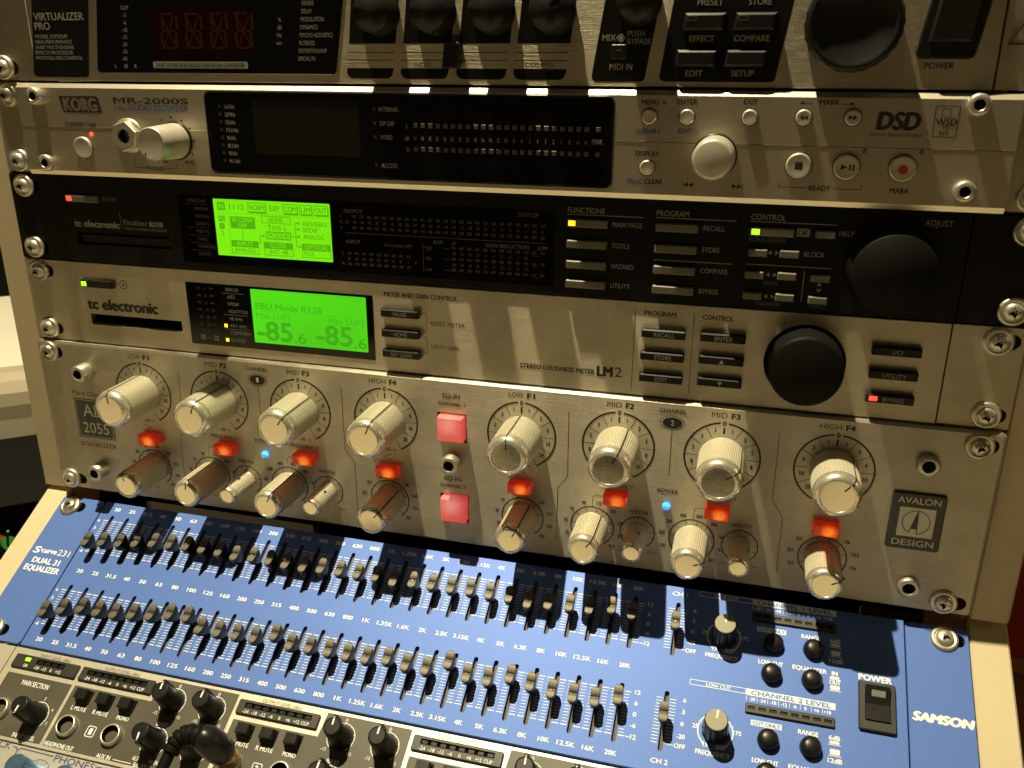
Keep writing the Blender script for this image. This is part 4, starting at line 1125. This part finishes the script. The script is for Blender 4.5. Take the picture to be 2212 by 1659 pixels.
b.text('S', 4.9, 53.0, 3.8, 3.9, FP, bold=0.04, shear=0.1); b.dot(7.6, 53.4, 0.5, FP); b.text('curve', 13.0, 53.2, 2.9, 9.6, FP, bold=0.035); b.text('231', 22.4, 53.2, 3.6, 7.4, FP)
b.text('DUAL 31', 14.7, 47.0, 3.2, 17.4, FP, bold=0.03); b.text('EQUALIZER', 14.9, 42.2, 3.2, 22.2, FP, bold=0.03)
b.text('SAMSON', 469.8, 45.0, 3.6, 23.8, FP, bold=0.075, shear=0.2)
b.text('POWER', 443.0, 58.3, 2.6, 13.4, FP, bold=0.045)
for dv, n in ((43.8, '1'), (0.0, '2')):
    b.frame(364.6, 389.2, 41.4 + dv, 44.0 + dv, 0.28, FP); b.text('LOW CUT', 377.2, 42.6 + dv, 1.5, 10.8, FP, bold=0.02)
    b.rect(389.4, 426.7, 41.1 + dv, 44.1 + dv, FP)
    for j, t in enumerate(('-30', '-24', '-18', '-12', '-6', '0', '+6', '+18')):
        b.text(t, 391.9 + 4.5 * j, 39.6 + dv, 1.5, None, FP, bold=0.03, ex=0.9); b.line(389.5 + 4.55 * j, 38.6 + dv, 389.5 + 4.55 * j, 40.8 + dv, 0.22, FP)
    b.rect(392.1, 405.0, 28.2 + dv, 30.6 + dv, FP)
    b.text('RANGE', 415.8, 29.2 + dv, 1.9, 8.2, FP, bold=0.03)
    b.text('LOW CUT', 398.9, 13.8 + dv, 1.9, 10.6, FP, bold=0.03); b.text('EQUALIZER', 415.6, 13.9 + dv, 1.9, 14.4, FP, bold=0.03)
    b.text('6dB', 426.4, 29.1 + dv, 1.9, 4.4, FP, bold=0.03); b.text('12dB', 426.7, 19.6 + dv, 1.9, 5.6, FP, bold=0.03)
    b.rect(424.4, 428.4, 26.6 + dv, 27.8 + dv, FP, 0.5); b.line(423.9, 26.2 + dv, 429.0, 26.2 + dv, 0.3, FP)
    b.rect(424.6, 428.6, 22.1 + dv, 24.4 + dv, FP, 0.5); b.line(424.1, 21.6 + dv, 429.2, 21.6 + dv, 0.3, FP)
    if n == '1':
        b.text('IN', 426.2, 57.6, 1.9, 2.3, FP, bold=0.03); b.rect(424.2, 428.2, 55.1, 56.2, FP, 0.5); b.line(423.8, 54.8, 428.8, 54.8, 0.3, FP)
        b.text('OUT', 426.4, 53.5, 1.9, 4.6, FP, bold=0.03); b.rect(424.4, 428.4, 50.1, 52.1, FP, 0.5); b.line(423.8, 49.6, 428.8, 49.6, 0.3, FP)
    b.arc(377.6, 22.6 + dv, 7.4, 0.55, -140, -30, FP); b.arc(377.6, 22.6 + dv, 7.4, 0.55, 30, 140, FP)
    for a in (-140, -65, 65, 140): b.dot(377.6 + 7.4 * math.sin(R_(a)), 22.6 + dv + 7.4 * math.cos(R_(a)), 0.6, FP)
    for t, u, v in (('25', 369.0, 23.5), ('175', 386.8, 23.5), ('15', 374.0, 16.3), ('200', 380.2, 16.1)): b.text(t, u, v + dv, 1.8, None, FP, bold=0.03, ex=1.0)
    b.text('FREQUENCY', 377.4, 12.9 + dv, 1.9, 14.4, FP, bold=0.03)
put('lettering', b, face)
b = MB(); b.mat('blue_paint')
for dv, n in ((43.8, '1'), (0.0, '2')):
    b.text('CHANNEL ' + n + ' LEVEL', 408.1, 42.6 + dv, 2.0, 33.4, FP + 0.05, bold=0.03); b.text('CUT ONLY', 398.6, 29.4 + dv, 1.6, 11.4, FP + 0.05, bold=0.03)
put('lettering', b, face)

def loft(b, secs, n=5, cap=True, smooth=False):
    rings = []
    for hw, hv, d, off in secs:
        rings.append([b.P(x, y + off, d) for x, y in rrect(-hw, hw, -hv, hv, min(hw, hv) * 0.96, n)])
    for a, c in zip(rings, rings[1:]):
        k = len(a)
        for i in range(k): b.F((a[i], a[(i + 1) % k], c[(i + 1) % k], c[i]), smooth)
    if cap: b.F(rings[-1])
def fader_mesh():
    b = MB(); b.mat('black_plastic')
    loft(b, [(0.55, 1.6, -3.0, 0), (0.55, 1.6, -0.2, 0), (1.0, 2.1, 0.2, 0), (1.6, 2.5, 3.0, 0), (1.95, 4.4, 6.4, 0), (2.0, 4.6, 9.3, 0)], cap=False)
    hw, hv = 2.0, 4.6
    prof = [(-4.6, 9.5), (-4.35, 9.8), (-3.9, 9.95), (-3.2, 10.0), (-2.6, 9.98), (-1.6, 9.85), (-0.75, 9.6), (-0.32, 9.0), (0.32, 9.0), (0.75, 9.6), (1.6, 9.85), (2.6, 9.98), (3.2, 10.0), (3.9, 9.95), (4.35, 9.8), (4.6, 9.5)]
    def half(v):
        e = abs(v) - (hv - hw)
        return hw if e <= 0 else math.sqrt(max(0.02, hw * hw - e * e))
    pr = None
    for (v, d) in prof:
        h = half(v)
        row = [b.P(-h, v, 9.0), b.P(-h, v, d - 0.12), b.P(-h * 0.9, v, d), b.P(h * 0.9, v, d), b.P(h, v, d - 0.12), b.P(h, v, 9.0)]
        if pr:
            for i in range(5):
                b.mat('black_plastic' if i in (0, 4) else ('ink' if abs(v + pv) < 0.1 else 'fader_gold'))
                b.F((pr[i], pr[i + 1], row[i + 1], row[i]))
        pr, pv = row, v
    b.mat('chrome'); b.tube([(0, -0.9, 9.65), (0, -0.2, 9.25), (0, 0.35, 9.1)], 0.22, 8)
    return b.mesh('fader')
FM = fader_mesh()
A1 = [59.5, 60.7, 61.7, 63.2, 64.9, 65.5, 66, 66, 65.7, 65, 65.7, 65.5, 64.8, 64.6, 65.4, 65.7, 65.9, 66.1, 64.9, 66, 66.4, 66.3, 66.7, 66.2, 66.3, 64.8, 66, 66.8, 67, 69, 67.9]
A2 = [17.7, 20.5, 22.9, 22.9, 23.3, 24.6, 25.8, 27.9, 28.4, 23.8, 23.8, 24.1, 24.1, 27.4, 24.0, 24.3, 24.3, 24.1, 25.8, 24.5, 24.4, 29.2, 24.6, 24.6, 27.9, 26, 24.6, 24.5, 24.5, 27.4, 24.4]
A2 = [17.7, 20.5, 22.9, 22.9, 23.3, 24.6, 25.8, 27.9, 28.4, 23.8, 23.8, 24.1, 24.1, 27.4, 24.0, 24.3, 24.5, 24.1, 24.3, 25.8, 24.5, 24.4, 29.2, 24.6, 24.6, 27.9, 26.0, 24.6, 24.5, 24.5, 27.4]
for row in (A1, A2):
    for u, v in zip(SLU, row): put('fader', FM, G_, (u + random.uniform(-.12, .12), v, D + random.uniform(-.25, .15)), random.uniform(-3, 3))
put('fader', FM, G_, (355.4, 66.6, D)); put('fader', FM, G_, (355.4, 23.7, D))
b = MB(); b.mat('black_plastic'); nf = 10 * 6
b.lathe(0, 0, [(5.8, 0), (5.6, 1.0), (5.0, 13.0), (4.6, 14.0)], nf, rfun=lambda j, k: (-0.5 if k % 6 in (0, 1) else 0.0) if j < 3 else 0.0, smooth=False)
b.mat('knob_top'); b.lathe(0, 0, [(4.6, 14.0), (4.3, 14.15)], 32); b.lathe(0, 0, [(4.3, 14.15), (0, 14.15)], 32)
FKN = b.mesh('frequency_knob')
for dv in (0, 43.8):
    kn = put('frequency_knob', FKN, G_, (377.6, 22.6 + dv, D))
    b = MB(); b.mat('white_print'); b.line(0, 0.6, 0, 4.2, 0.8, 14.22); put('pointer', b, kn, rot=6)
b = MB(); b.mat('black_plastic'); b.lathe(0, 0, [(4.5, 0), (4.45, 1.6), (4.2, 3.2), (3.4, 4.4), (2.0, 4.9), (0, 5.0)], 36)
DB = b.mesh('push_button')
for u, v in ((399.6, 66.6), (416.9, 66.8), (399.4, 52.2), (416.6, 52.4), (399.5, 22.8), (416.8, 23.0), (399.6, 8.6), (416.8, 8.8)): put('push_button', DB, G_, (u, v, D))
for v0 in (33.1, 76.7):
    b = MB(); b.mat('grey_plastic')
    hs = [rrect(390.3 + 4.53 * j, 393.4 + 4.53 * j, v0 + 1.5, v0 + 3.0) for j in range(8)]
    b.plate(rrect(389.3, 426.4, v0, v0 + 4.3, 0.4), hs, D + 1.2, D - 0.5, 0.25)
    st = put('level_meter', b, G_)
    b = MB(); b.mat('black_plastic')
    for j in range(8): b.box(390.5 + 4.53 * j, 393.2 + 4.53 * j, v0 + 1.6, v0 + 2.8, D, D + 0.8, 0.15)
    put('meter_segments', b, st)
b = MB(); b.mat('grey_plastic'); b.plate(rrect(435.9, 451.0, 34.6, 56.0, 0.9), [rrect(438.4, 448.8, 38.7, 53.9, 0.5)], D + 1.8, D - 0.5, 0.4)
sw = put('power_switch', b, G_)
b = MB(); b.mat('black_plastic')
V3 = [(438.6, 38.9, 3.6), (438.6, 46.2, 2.6), (438.6, 53.7, 5.0)]
for (u, v, d), (u2, v2, d2) in zip(V3, V3[1:]):
    b.F([b.P(u, v, D - 1 + d), b.P(448.6, v, D - 1 + d), b.P(448.6, v2, D - 1 + d2), b.P(u, v2, D - 1 + d2)], True)
b.F([b.P(438.6, 53.7, D + 4), b.P(448.6, 53.7, D + 4), b.P(448.6, 53.8, D - 0.5), b.P(438.6, 53.8, D - 0.5)])
for u in (438.6, 448.6): b.F([b.P(u, v, D - 1 + d) for _, v, d in V3] + [b.P(u, 53.7, D - 1), b.P(u, 38.9, D - 1)])
b.F([b.P(438.6, 38.9, D + 2.6), b.P(448.6, 38.9, D + 2.6), b.P(448.6, 38.8, D - 0.5), b.P(438.6, 38.8, D - 0.5)])
rk = put('rocker', b, sw)
b = MB(); b.mat('badge_silver'); t0, t1 = D - 1 + 2.6 + 2.4 * (49.2 - 46.2) / 7.5 + 0.1, D - 1 + 2.6 + 2.4 * (51.8 - 46.2) / 7.5 + 0.1
b.F([b.P(441.0, 49.2, t0), b.P(446.6, 49.2, t0), b.P(446.6, 51.8, t1), b.P(441.0, 51.8, t1)]); put('switch_lens', b, rk)
screws(G_, [(8.3, 82.3), (8.6, 6.4), (472.5, 82.3), (473.8, 6.4)], D)

# ------------------------------------------------------------------ headphone amplifier below it
H_ = thing('headphone_amplifier', 'grey and silver headphone amplifier with mute buttons, jacks and black pointer knobs', 'headphone amplifier', lower_origin(133.35), -TILT)
b = MB(); b.mat('alu_amplifier')
PITCH = 88.0
jacks = [(40.0, 13.2)] + [(79.6 + PITCH * s, 12.2) for s in range(5)] + [(104.4 + PITCH * s, 12.5) for s in range(5)]
b.plate(rrect(28.0, 455.0, 0.3, 44.0, 0.2), [circ(u, v, 3.4, 20) for u, v in jacks if u < 450], D, -1.5, 0.2)
b.plate(rrect(0.4, 27.5, 0.3, 44.0, 1.0), [ear_slot(9.8, 6.35)], D - 0.5, -1.5, 0.3)
b.plate(rrect(455.4, 482.4, 0.3, 44.0, 1.0), [ear_slot(473, 6.35)], D - 0.5, -1.5, 0.3)
face = put('faceplate', b, H_)
chassis(H_, 44.45, -6.0)
b = MB(); b.mat('chrome'); b.line(27.8, 0.4, 27.8, 43.9, 0.5, D - 0.1); put('ear_edge', b, face)
b = MB(); b.mat('grey_paint')
b.rect(32.0, 70.2, 1.8, 31.1, FP, 0.6)
for s in range(4):
    o = PITCH * s
    b.sheet([(71.9 + o, 1.8), (157.6 + o, 1.8), (157.9 + o, 42.5), (116.2 + o, 42.5), (115.2 + o, 31.2), (71.9 + o, 31.2)], FP)
put('printed_field', b, face)
F2 = FP + 0.06
b = MB(); b.mat('white_print')
b.text('MAIN SECTION', 50.7, 27.5, 2.4, 15.7, F2, bold=0.01); b.text('INPUT LEVEL', 60.0, 3.5, 2.0, 12.4, F2, bold=0.01)
def dial(b, u, v, r=6.5, a0=-140, a1=140, n=9):
    b.arc(u, v, r, 0.32, a0, a1, F2)
    for k in range(n): b.tick(u, v, a0 + (a1 - a0) * k / (n - 1), r - 1.3, r, 0.28, F2)
dial(b, 60.0, 13.9)
for t, a in (('1', -90), ('2', -45), ('3', 2), ('4', 62), ('5', 108)): b.text(t, 60 + 8.2 * math.sin(R_(a)), 13.9 + 8.2 * math.cos(R_(a)), 1.7, None, F2, ex=0.8)
for s in range(4):
    o = PITCH * s
    for t, u, v, w in (('L MUTE', 80.3, 21.0, 8.2), ('R MUTE', 92.6, 21.0, 8.4), ('MONO', 105.2, 21.0, 6.4), ('HEADPHONE OUT', 80.4, 3.1, 16.0), ('AUX IN', 105.2, 2.9, 7.4)): b.text(t, u + o, v, 2.0, w, F2, bold=0.015)
    b.frame(90.1 + o, 94.9 + o, 9.6, 14.8, 0.4, F2, 0.9); b.text(str(s + 1), 92.5 + o, 12.2, 2.8, 1.5, F2, bold=0.03)
    b.line(110.4 + o, 2.7, 120.4 + o, 2.7, 0.3, F2)
    for u, v in ((126.2, 32.9), (147.7, 32.9), (126.2, 13.9), (147.7, 13.9)): dial(b, u + o, v)
    for u in (126.2, 147.7):
        b.text('0', u + o + 0.2, 40.6, 1.8, 1.1, F2); b.text('-15', u + o - 6.3, 26.6, 1.5, 2.6, F2); b.text('+15', u + o + 6.0, 26.6, 1.5, 2.6, F2)
    b.text('BASS', 126.4 + o, 22.0, 1.9, 5.8, F2, bold=0.01); b.text('TREBLE', 147.8 + o, 22.0, 1.9, 8.0, F2, bold=0.01)
    b.text('AUX', 121.6 + o, 5.3, 1.9, 3.8, F2, bold=0.01); b.text('MAIN', 130.8 + o, 5.3, 1.9, 4.6, F2, bold=0.01); b.text('BALANCE', 126.4 + o, 2.7, 1.9, 9.6, F2, bold=0.01)
put('lettering', b, face)
b = MB(); b.mat('slot_floor')
b.text('INPUT LEVEL (dBu)', 53.6, 41.9, 1.6, 17.8, F2)
for s in range(4): b.text('OUTPUT LEVEL (dBu)', 92.8 + PITCH * s, 41.9, 1.6, 20.4, F2)
put('lettering', b, face)
for s in range(-1, 4):
    o = PITCH * s
    u0, u1 = (31.7, 69.8) if s < 0 else (71.7 + o, 113.6 + o)
    us = [47.3 + 4.25 * j for j in range(4)] if s < 0 else [77.3 + o + 4.37 * j for j in range(8)]
    b = MB(); b.mat('grey_plastic')
    ho = [rrect(us[0] - 1.9, us[-1] + 1.9, 36.9, 39.4, 0.2)]
    b.plate(rrect(u0, u1, 33.7, 40.6, 0.8), ho, D + 1.3, D, 0.4)
    br = put('meter_bezel', b, H_)
    b = MB(); b.mat('black_plastic')
    for u in us: b.box(u - 1.5, u + 1.5, 37.1, 39.0, D + 0.1, D + 1.0, 0.25)
    b.mat('dark_void'); b.rect(us[0] - 1.9, us[-1] + 1.9, 36.9, 39.4, D + 0.12)
    put('meter_segments', b, br)
    b = MB(); b.mat('white_print')
    for u, t in zip(us, ('-24', '-12', '0', '+12') if s < 0 else ('-24', '-18', '-12', '-6', '0', '+6', '+12', 'CLIP')):
        b.text(t, u - 0.3, 35.2, 1.55, {1: 0.9, 2: 2.0, 3: 2.9, 4: 3.8}[len(t)], D + 1.36, bold=0.01)
    if s < 0: b.text('ON', 40.2, 35.2, 1.55, 2.3, D + 1.36, bold=0.01)
    put('lettering', b, br)
    if s < 0: led(br, 39.9, 38.3, D + 1.4, 2.8, 1.7, 'led_green')
def cap_mesh():
    b = MB(); b.mat('black_plastic')
    b.box(-3.7, 3.7, -3.0, 3.0, 0, 1.2, 0.2)
    loftp = [(3.2, 2.5, 1.2), (3.1, 2.4, 4.6), (2.8, 2.1, 5.0)]
    rings = [[b.P(x, y, d) for x, y in rrect(-w, w, -h, h)] for w, h, d in loftp]
    for a, c in zip(rings, rings[1:]):
        for i in range(4): b.F((a[i], a[(i + 1) % 4], c[(i + 1) % 4], c[i]))
    b.F(rings[-1])
    return b.mesh('mute_button')
MC = cap_mesh()
def jack_mesh():
    b = MB(); b.mat('steel')
    b.lathe(0, 0, [(5.3, 0), (5.2, 1.6), (4.8, 2.6), (4.4, 2.9), (4.0, 2.7)], 32)
    b.mat('dark_void'); b.lathe(0, 0, [(4.0, 2.7), (3.5, 2.2), (3.3, -4), (0, -4)], 32, False)
    return b.mesh('jack_socket')
JM = jack_mesh()
def knob_h():
    b = MB(); b.mat('black_plastic')
    b.lathe(0, 0, [(5.9, 0), (5.8, 0.8), (4.6, 8.0), (4.3, 13.6), (3.9, 14.6), (3.6, 14.7)], 40)
    b.lathe(0, 0, [(3.6, 14.7), (3.4, 14.5), (0, 14.5)], 40, False)
    b.box(-0.95, 0.95, 2.4, 5.4, 0.6, 14.2, 0.3)
    return b.mesh('pointer_knob')
KH = knob_h()
b = MB(); b.mat('white_print'); b.rect(-0.4, 0.4, 0.6, 4.2, 14.6); PH = b.mesh('pointer')
for s in range(4):
    o = PITCH * s
    for u in (80.4, 92.6, 105.0): put('mute_button', MC, H_, (u + o, 26.9, D))
    for u, v in ((79.6, 12.2), (104.4, 12.5)): put('jack_socket', JM, H_, (u + o, v, D))
    for u, v, a in ((126.2, 32.9, -4), (147.7, 32.9, 0), (126.2, 13.9, -150 + 180 - 28), (147.7, 13.9, -60)):
        kn = put('pointer_knob', KH, H_, (u + o, v, D), a + (170 if (u, v) == (126.2, 13.9) and s == 0 else 0)); put('pointer', PH, kn)
kn = put('pointer_knob', KH, H_, (60.0, 13.9, D), -178); put('pointer', PH, kn)
put('jack_socket', JM, H_, (40.0, 13.2, D))
screws(H_, [(8.75, 6.35), (473.85, 6.35)], D - 0.5)

# ------------------------------------------------------------------ monitor controller, last in view
C_ = thing('monitor_controller', 'pale silver controller with violet lettering and blue aluminium knobs at the bottom edge', 'monitor controller', lower_origin(177.8), -TILT)
b = MB(); b.mat('alu_controller')
b.plate(rrect(0.4, 482.4, 0.3, 44.1, 1.0), [ear_slot(9.8, 38.1)], D - 0.1, -1.5, 0.3)
face = put('faceplate', b, C_)
chassis(C_, 44.45)
b = MB(); b.mat('ink_violet')
b.text('CK', 53.0, 42.9, 2.9, 6.8, D, bold=0.01)
b.text('PHONES', 92.4, 42.2, 3.0, 21.6, D, bold=0.01)
b.pline([(57.6, 43.0), (59.6, 42.8), (60.8, 41.8), (60.8, 39.0)], 0.5, D); b.pline([(60.8, 41.8), (62.0, 42.8), (64, 42.9), (80.6, 42.7)], 0.5, D)
b.line(103.8, 42.6, 122.0, 42.6, 0.5, D)
b.arc(76.0, 33.0, 7.2, 0.25, -60, 150, D)
for k in range(11): b.tick(76.0, 33.0, -60 + 21 * k, 6.0, 7.2, 0.25, D)
put('lettering', b, face)
def blue_knob(mt):
    b = MB(); b.mat(mt)
    b.lathe(0, 0, [(5.4, 0), (5.2, 1), (4.9, 15.4), (4.6, 16.2)], 48)
    b.lathe(0, 0, [(4.6, 16.2), (4.4, 16.4), (0, 16.4)], 48, False)
    return b.mesh('level_knob')
BKM = blue_knob('blue_knob')
for u in (76.0, 101.0): put('level_knob', BKM, C_, (u, 32.9, D), 0)
screws(C_, [(8.75, 38.1)], D)

# ------------------------------------------------------------------ headphone cable plugged into the second section
cab = thing('headphone_cable', 'black cable with angled plug and brass collar pushed into the headphone amplifier', 'cable', lower_origin(133.35), -TILT)
pu, pv = 168.2, 13.2
b = MB(); b.mat('brass'); b.lathe(pu, pv, [(4.4, D + 2.6), (4.6, D + 3.0), (4.6, 15.0), (4.3, 15.4)], 32)
put('plug_collar', b, cab)
b = MB(); b.mat('black_plastic')
b.tube([(pu, pv, 14.8), (pu, pv, 15.4), (pu, pv, 17.4), (pu - 0.1, pv, 21), (pu - 0.6, pv + 0.1, 25), (pu - 2.0, pv + 0.3, 28.2), (pu - 4.2, pv + 0.4, 29.6), (pu - 5.5, pv + 0.4, 29.9)], [5.2, 6.2, 6.5, 6.6, 6.5, 6.3, 5.6, 4.4], 28)
put('plug_body', b, cab)
b = MB(); b.mat('black_rubber')
path = [(pu - 5.0, pv + 0.4, 29.8), (pu - 8.0, pv + 0.4, 30.4), (pu - 10.8, pv - 0.4, 30.6), (pu - 13.0, pv - 2.6, 30.6), (pu - 14.2, pv - 5.6, 30.4), (pu - 14.8, pv - 8.6, 30.2)]
def bez(P, n):
    out = []
    for i in range(len(P) - 1):
        a, b_, c, d_ = (Vector(P[max(i - 1, 0)]), Vector(P[i]), Vector(P[i + 1]), Vector(P[min(i + 2, len(P) - 1)]))
        for k in range(n):
            t = k / n
            out.append(0.5 * ((2 * b_) + (c - a) * t + (2 * a - 5 * b_ + 4 * c - d_) * t * t + (3 * b_ - a - 3 * c + d_) * t ** 3))
    return out + [Vector(P[-1])]
pts = bez(path, 10)
rad = []
for i in range(len(pts)):
    f = i / (len(pts) - 1)
    r = 4.9 - 1.2 * f
    if i % 8 < 2 and 3 < i < len(pts) - 4: r -= 0.9
    rad.append(r)
b.tube(pts, rad, 22)
put('strain_relief', b, cab)
b = MB(); b.mat('black_rubber')
b.tube(bez([path[-2], path[-1], (pu - 15.3, pv - 14, 29.6), (pu - 16.6, pv - 26, 29), (pu - 20, pv - 50, 27), (pu - 24, pv - 90, 24)], 8), 2.6, 16)
put('cord', b, cab)

# ------------------------------------------------------------------ unseen desk top, added to bounce light up onto the panels
b = MB(); b.mat('laminate')
out = [(-720, -760), (70, -760), (110, -390), (420, -390), (460, -760), (1050, -760), (1050, -205), (-720, -205)]  # bay shaped so the knob faces above it reflect darkness
top = [b.P(x, -150, -y) for x, y in out]; bot = [b.P(x, -185, -y) for x, y in out]
b.F(top); b.F(bot[::-1])
for i in range(8): b.F((top[i], bot[i], bot[(i + 1) % 8], top[(i + 1) % 8]))
dk = thing('desk', 'unseen beige laminate desk top added in front of the sloping rack', 'desk')
put('desk_top', b, dk)
# ------------------------------------------------------------------ what shows beside the rack
b = MB(); b.mat('white_laminate')
p0, p1 = Vector((-283, 235)), Vector((-266, 249))
e = (p1 - p0).normalized(); n = Vector((-e.y, e.x))
far = [p0 - e * 500, p1 + e * 420, p1 + e * 420 + n * 330, p0 - e * 500 + n * 330]
# table top with a round-nosed front edge: profile (distance back from the edge, height)
prof = [(0, -62), (0, -47), (0.0, -44), (-2, -30), (-1, -18), (5, -8), (14, -2), (26, 0), (330, 0), (330, -62)]
def tv(q, k, z): w = q + n * k; return b.P(w.x, z - 40, -w.y)
mats_ = ['table_edge_shaded', 'table_edge_shaded', 'table_edge_shaded', 'table_edge_shaded', 'table_edge_shaded', 'table_edge_shaded', 'table_edge_shaded', 'white_laminate', 'table_edge_shaded', 'table_edge_shaded']
L0 = [tv(far[0], k, z) for k, z in prof]; L1_ = [tv(far[1], k, z) for k, z in prof]
for i in range(len(prof)):
    b.mat(mats_[i]); j = (i + 1) % len(prof)
    b.F((L0[i], L1_[i], L1_[j], L0[j]))
b.mat('laminate'); b.F(L0[::-1]); b.F(L1_)
tb = thing('side_table', 'white topped side table with rounded beige front edge left of the rack', 'table')
put('table_top', b, tb)
b = MB(); b.mat('carpet')
for uu in (p0 - e * 420 + n * 60, p0 - e * 420 + n * 290, p1 + e * 340 + n * 60, p1 + e * 340 + n * 290):
    b.tube([(uu.x, -420, -uu.y), (uu.x, -102, -uu.y)], 18, 12)
put('table_leg', b, tb)

def cord(name, label, mat, pts, r):
    b = MB(); b.mat(mat); b.tube(bez(pts, 8), r, 10)
    tag(put(name, b), label, 'cable')
cord('patch_cable', 'thin green cable hanging in the dark left of the rack', 'green_rubber', [(-273.861, -181.373, -200), (-281.534, -192.963, -205), (-288.482, -204.63, -210)], 1.1)
cord('patch_cable', 'thick green cable on the dark floor left of the rack', 'green_rubber', [(-343.876, -244.07, -240), (-321.979, -225.619, -230), (-303.387, -211.668, -220), (-291.483, -205.249, -215)], 7.0)
cord('patch_cable', 'red cable in the dark left of the rack', 'red_rubber', [(-332.692, -217.324, -235), (-319.346, -214.32, -230), (-309.353, -212.7, -225), (-300.422, -211.201, -220)], 5.0)
b = MB(); b.mat('cabinet_wood'); b.box(545, 1000, -420, -208, -560, -264, 1.5)
cb = thing('wooden_cabinet', 'orange brown wooden cabinet in shadow right of the rack', 'cabinet', (770, 400, -420))
def under(o, t):
    o.parent = t; o.location = -t.location
under(put('cabinet_body', b), cb)
b = MB(); b.mat('raw_wood'); b.box(540, 1005, -208, -200, -565, -260, 2.5)
under(put('cabinet_top', b), cb)
b = MB(); b.mat('red_card'); b.box(548, 860, -199.8, -118, -390, -276, 0.8)
tag(put('red_box', b), 'dark red box standing on the wooden cabinet right of the rack', 'box')
b = MB(); b.mat('carpet'); b.F([b.P(-4000, -421, 4000), b.P(4000, -421, 4000), b.P(4000, -421, -4000), b.P(-4000, -421, -4000)])
tag(put('floor', b), kind='structure')
b = MB(); b.mat('carpet'); b.F([b.P(-4000, -421, -1900), b.P(4000, -421, -1900), b.P(4000, 2400, -1900), b.P(-4000, 2400, -1900)])
tag(put('wall', b), kind='structure')
# ------------------------------------------------------------------ lettering: every distinct word is set once, then copied into its meshes
def fill_lettering():
    keys = {}
    reqs = [(t[0], 0.0, t[8]) for mb, _ in PENDING for t in mb.texts] + [('H', 0.0, 0.0)]
    tmp = []
    for k in reqs:
        if k in keys: continue
        c = bpy.data.curves.new('lettering', 'FONT')
        c.body = k[0]; c.size = 1.0; c.offset = k[1] * 0.9; c.shear = k[2]
        c.resolution_u = 3; c.fill_mode = 'FRONT'
        o = bpy.data.objects.new('lettering', c); COL.objects.link(o)
        keys[k] = o; tmp.append((o, c))
    bpy.context.view_layer.update()
    dg = bpy.context.evaluated_depsgraph_get()
    geo = {}
    for k, o in keys.items():
        ev = o.evaluated_get(dg); me = ev.to_mesh()
        geo[k] = ([(v.co.x, v.co.y) for v in me.vertices], [tuple(p.vertices) for p in me.polygons])
        ev.to_mesh_clear()
    hv = geo[('H', 0.0, 0.0)][0]
    cap = max(y for _, y in hv) - min(y for _, y in hv)
    base = min(y for _, y in hv)
    for o, c in tmp:
        bpy.data.objects.remove(o); bpy.data.curves.remove(c)
    for mb, me in PENDING:
        for body, u, v, h, w, d, al, bold, shear, rot, ex, mi in mb.texts:
            vs, fs = geo[(body, 0.0, shear)]
            if not vs: continue
            x0 = min(x for x, _ in vs); x1 = max(x for x, _ in vs)
            sy = h / cap; sx = (w / (x1 - x0)) if w else sy * ex
            tw = (x1 - x0) * sx
            ox = {'l': 0.0, 'c': -tw / 2, 'r': -tw}[al]
            ca, sa = math.cos(R_(-rot)), math.sin(R_(-rot))
            mb.m = mi
            k = bold * 1.9 * h                       # heavier weights: the word struck again a hair to each side
            for n, (du, dv) in enumerate([(0, 0)] if not bold else [(0, 0), (k, 0), (-k, 0), (0, k * 0.6), (0, -k * 0.6)]):
                idx = []
                for x, y in vs:
                    a = (x - x0) * sx + ox + du; q = (y - base) * sy - h / 2 + dv
                    idx.append(mb.P(u + a * ca - q * sa, v + a * sa + q * ca, d + 0.006 * n))
                for f in fs: mb.F([idx[i] for i in f])
        me.from_pydata(mb.v, [], mb.f)
        for mn in mb.mats: me.materials.append(MATS[mn])
        me.polygons.foreach_set('material_index', mb.mi)
        me.polygons.foreach_set('use_smooth', mb.sm)
        me.update()
fill_lettering()
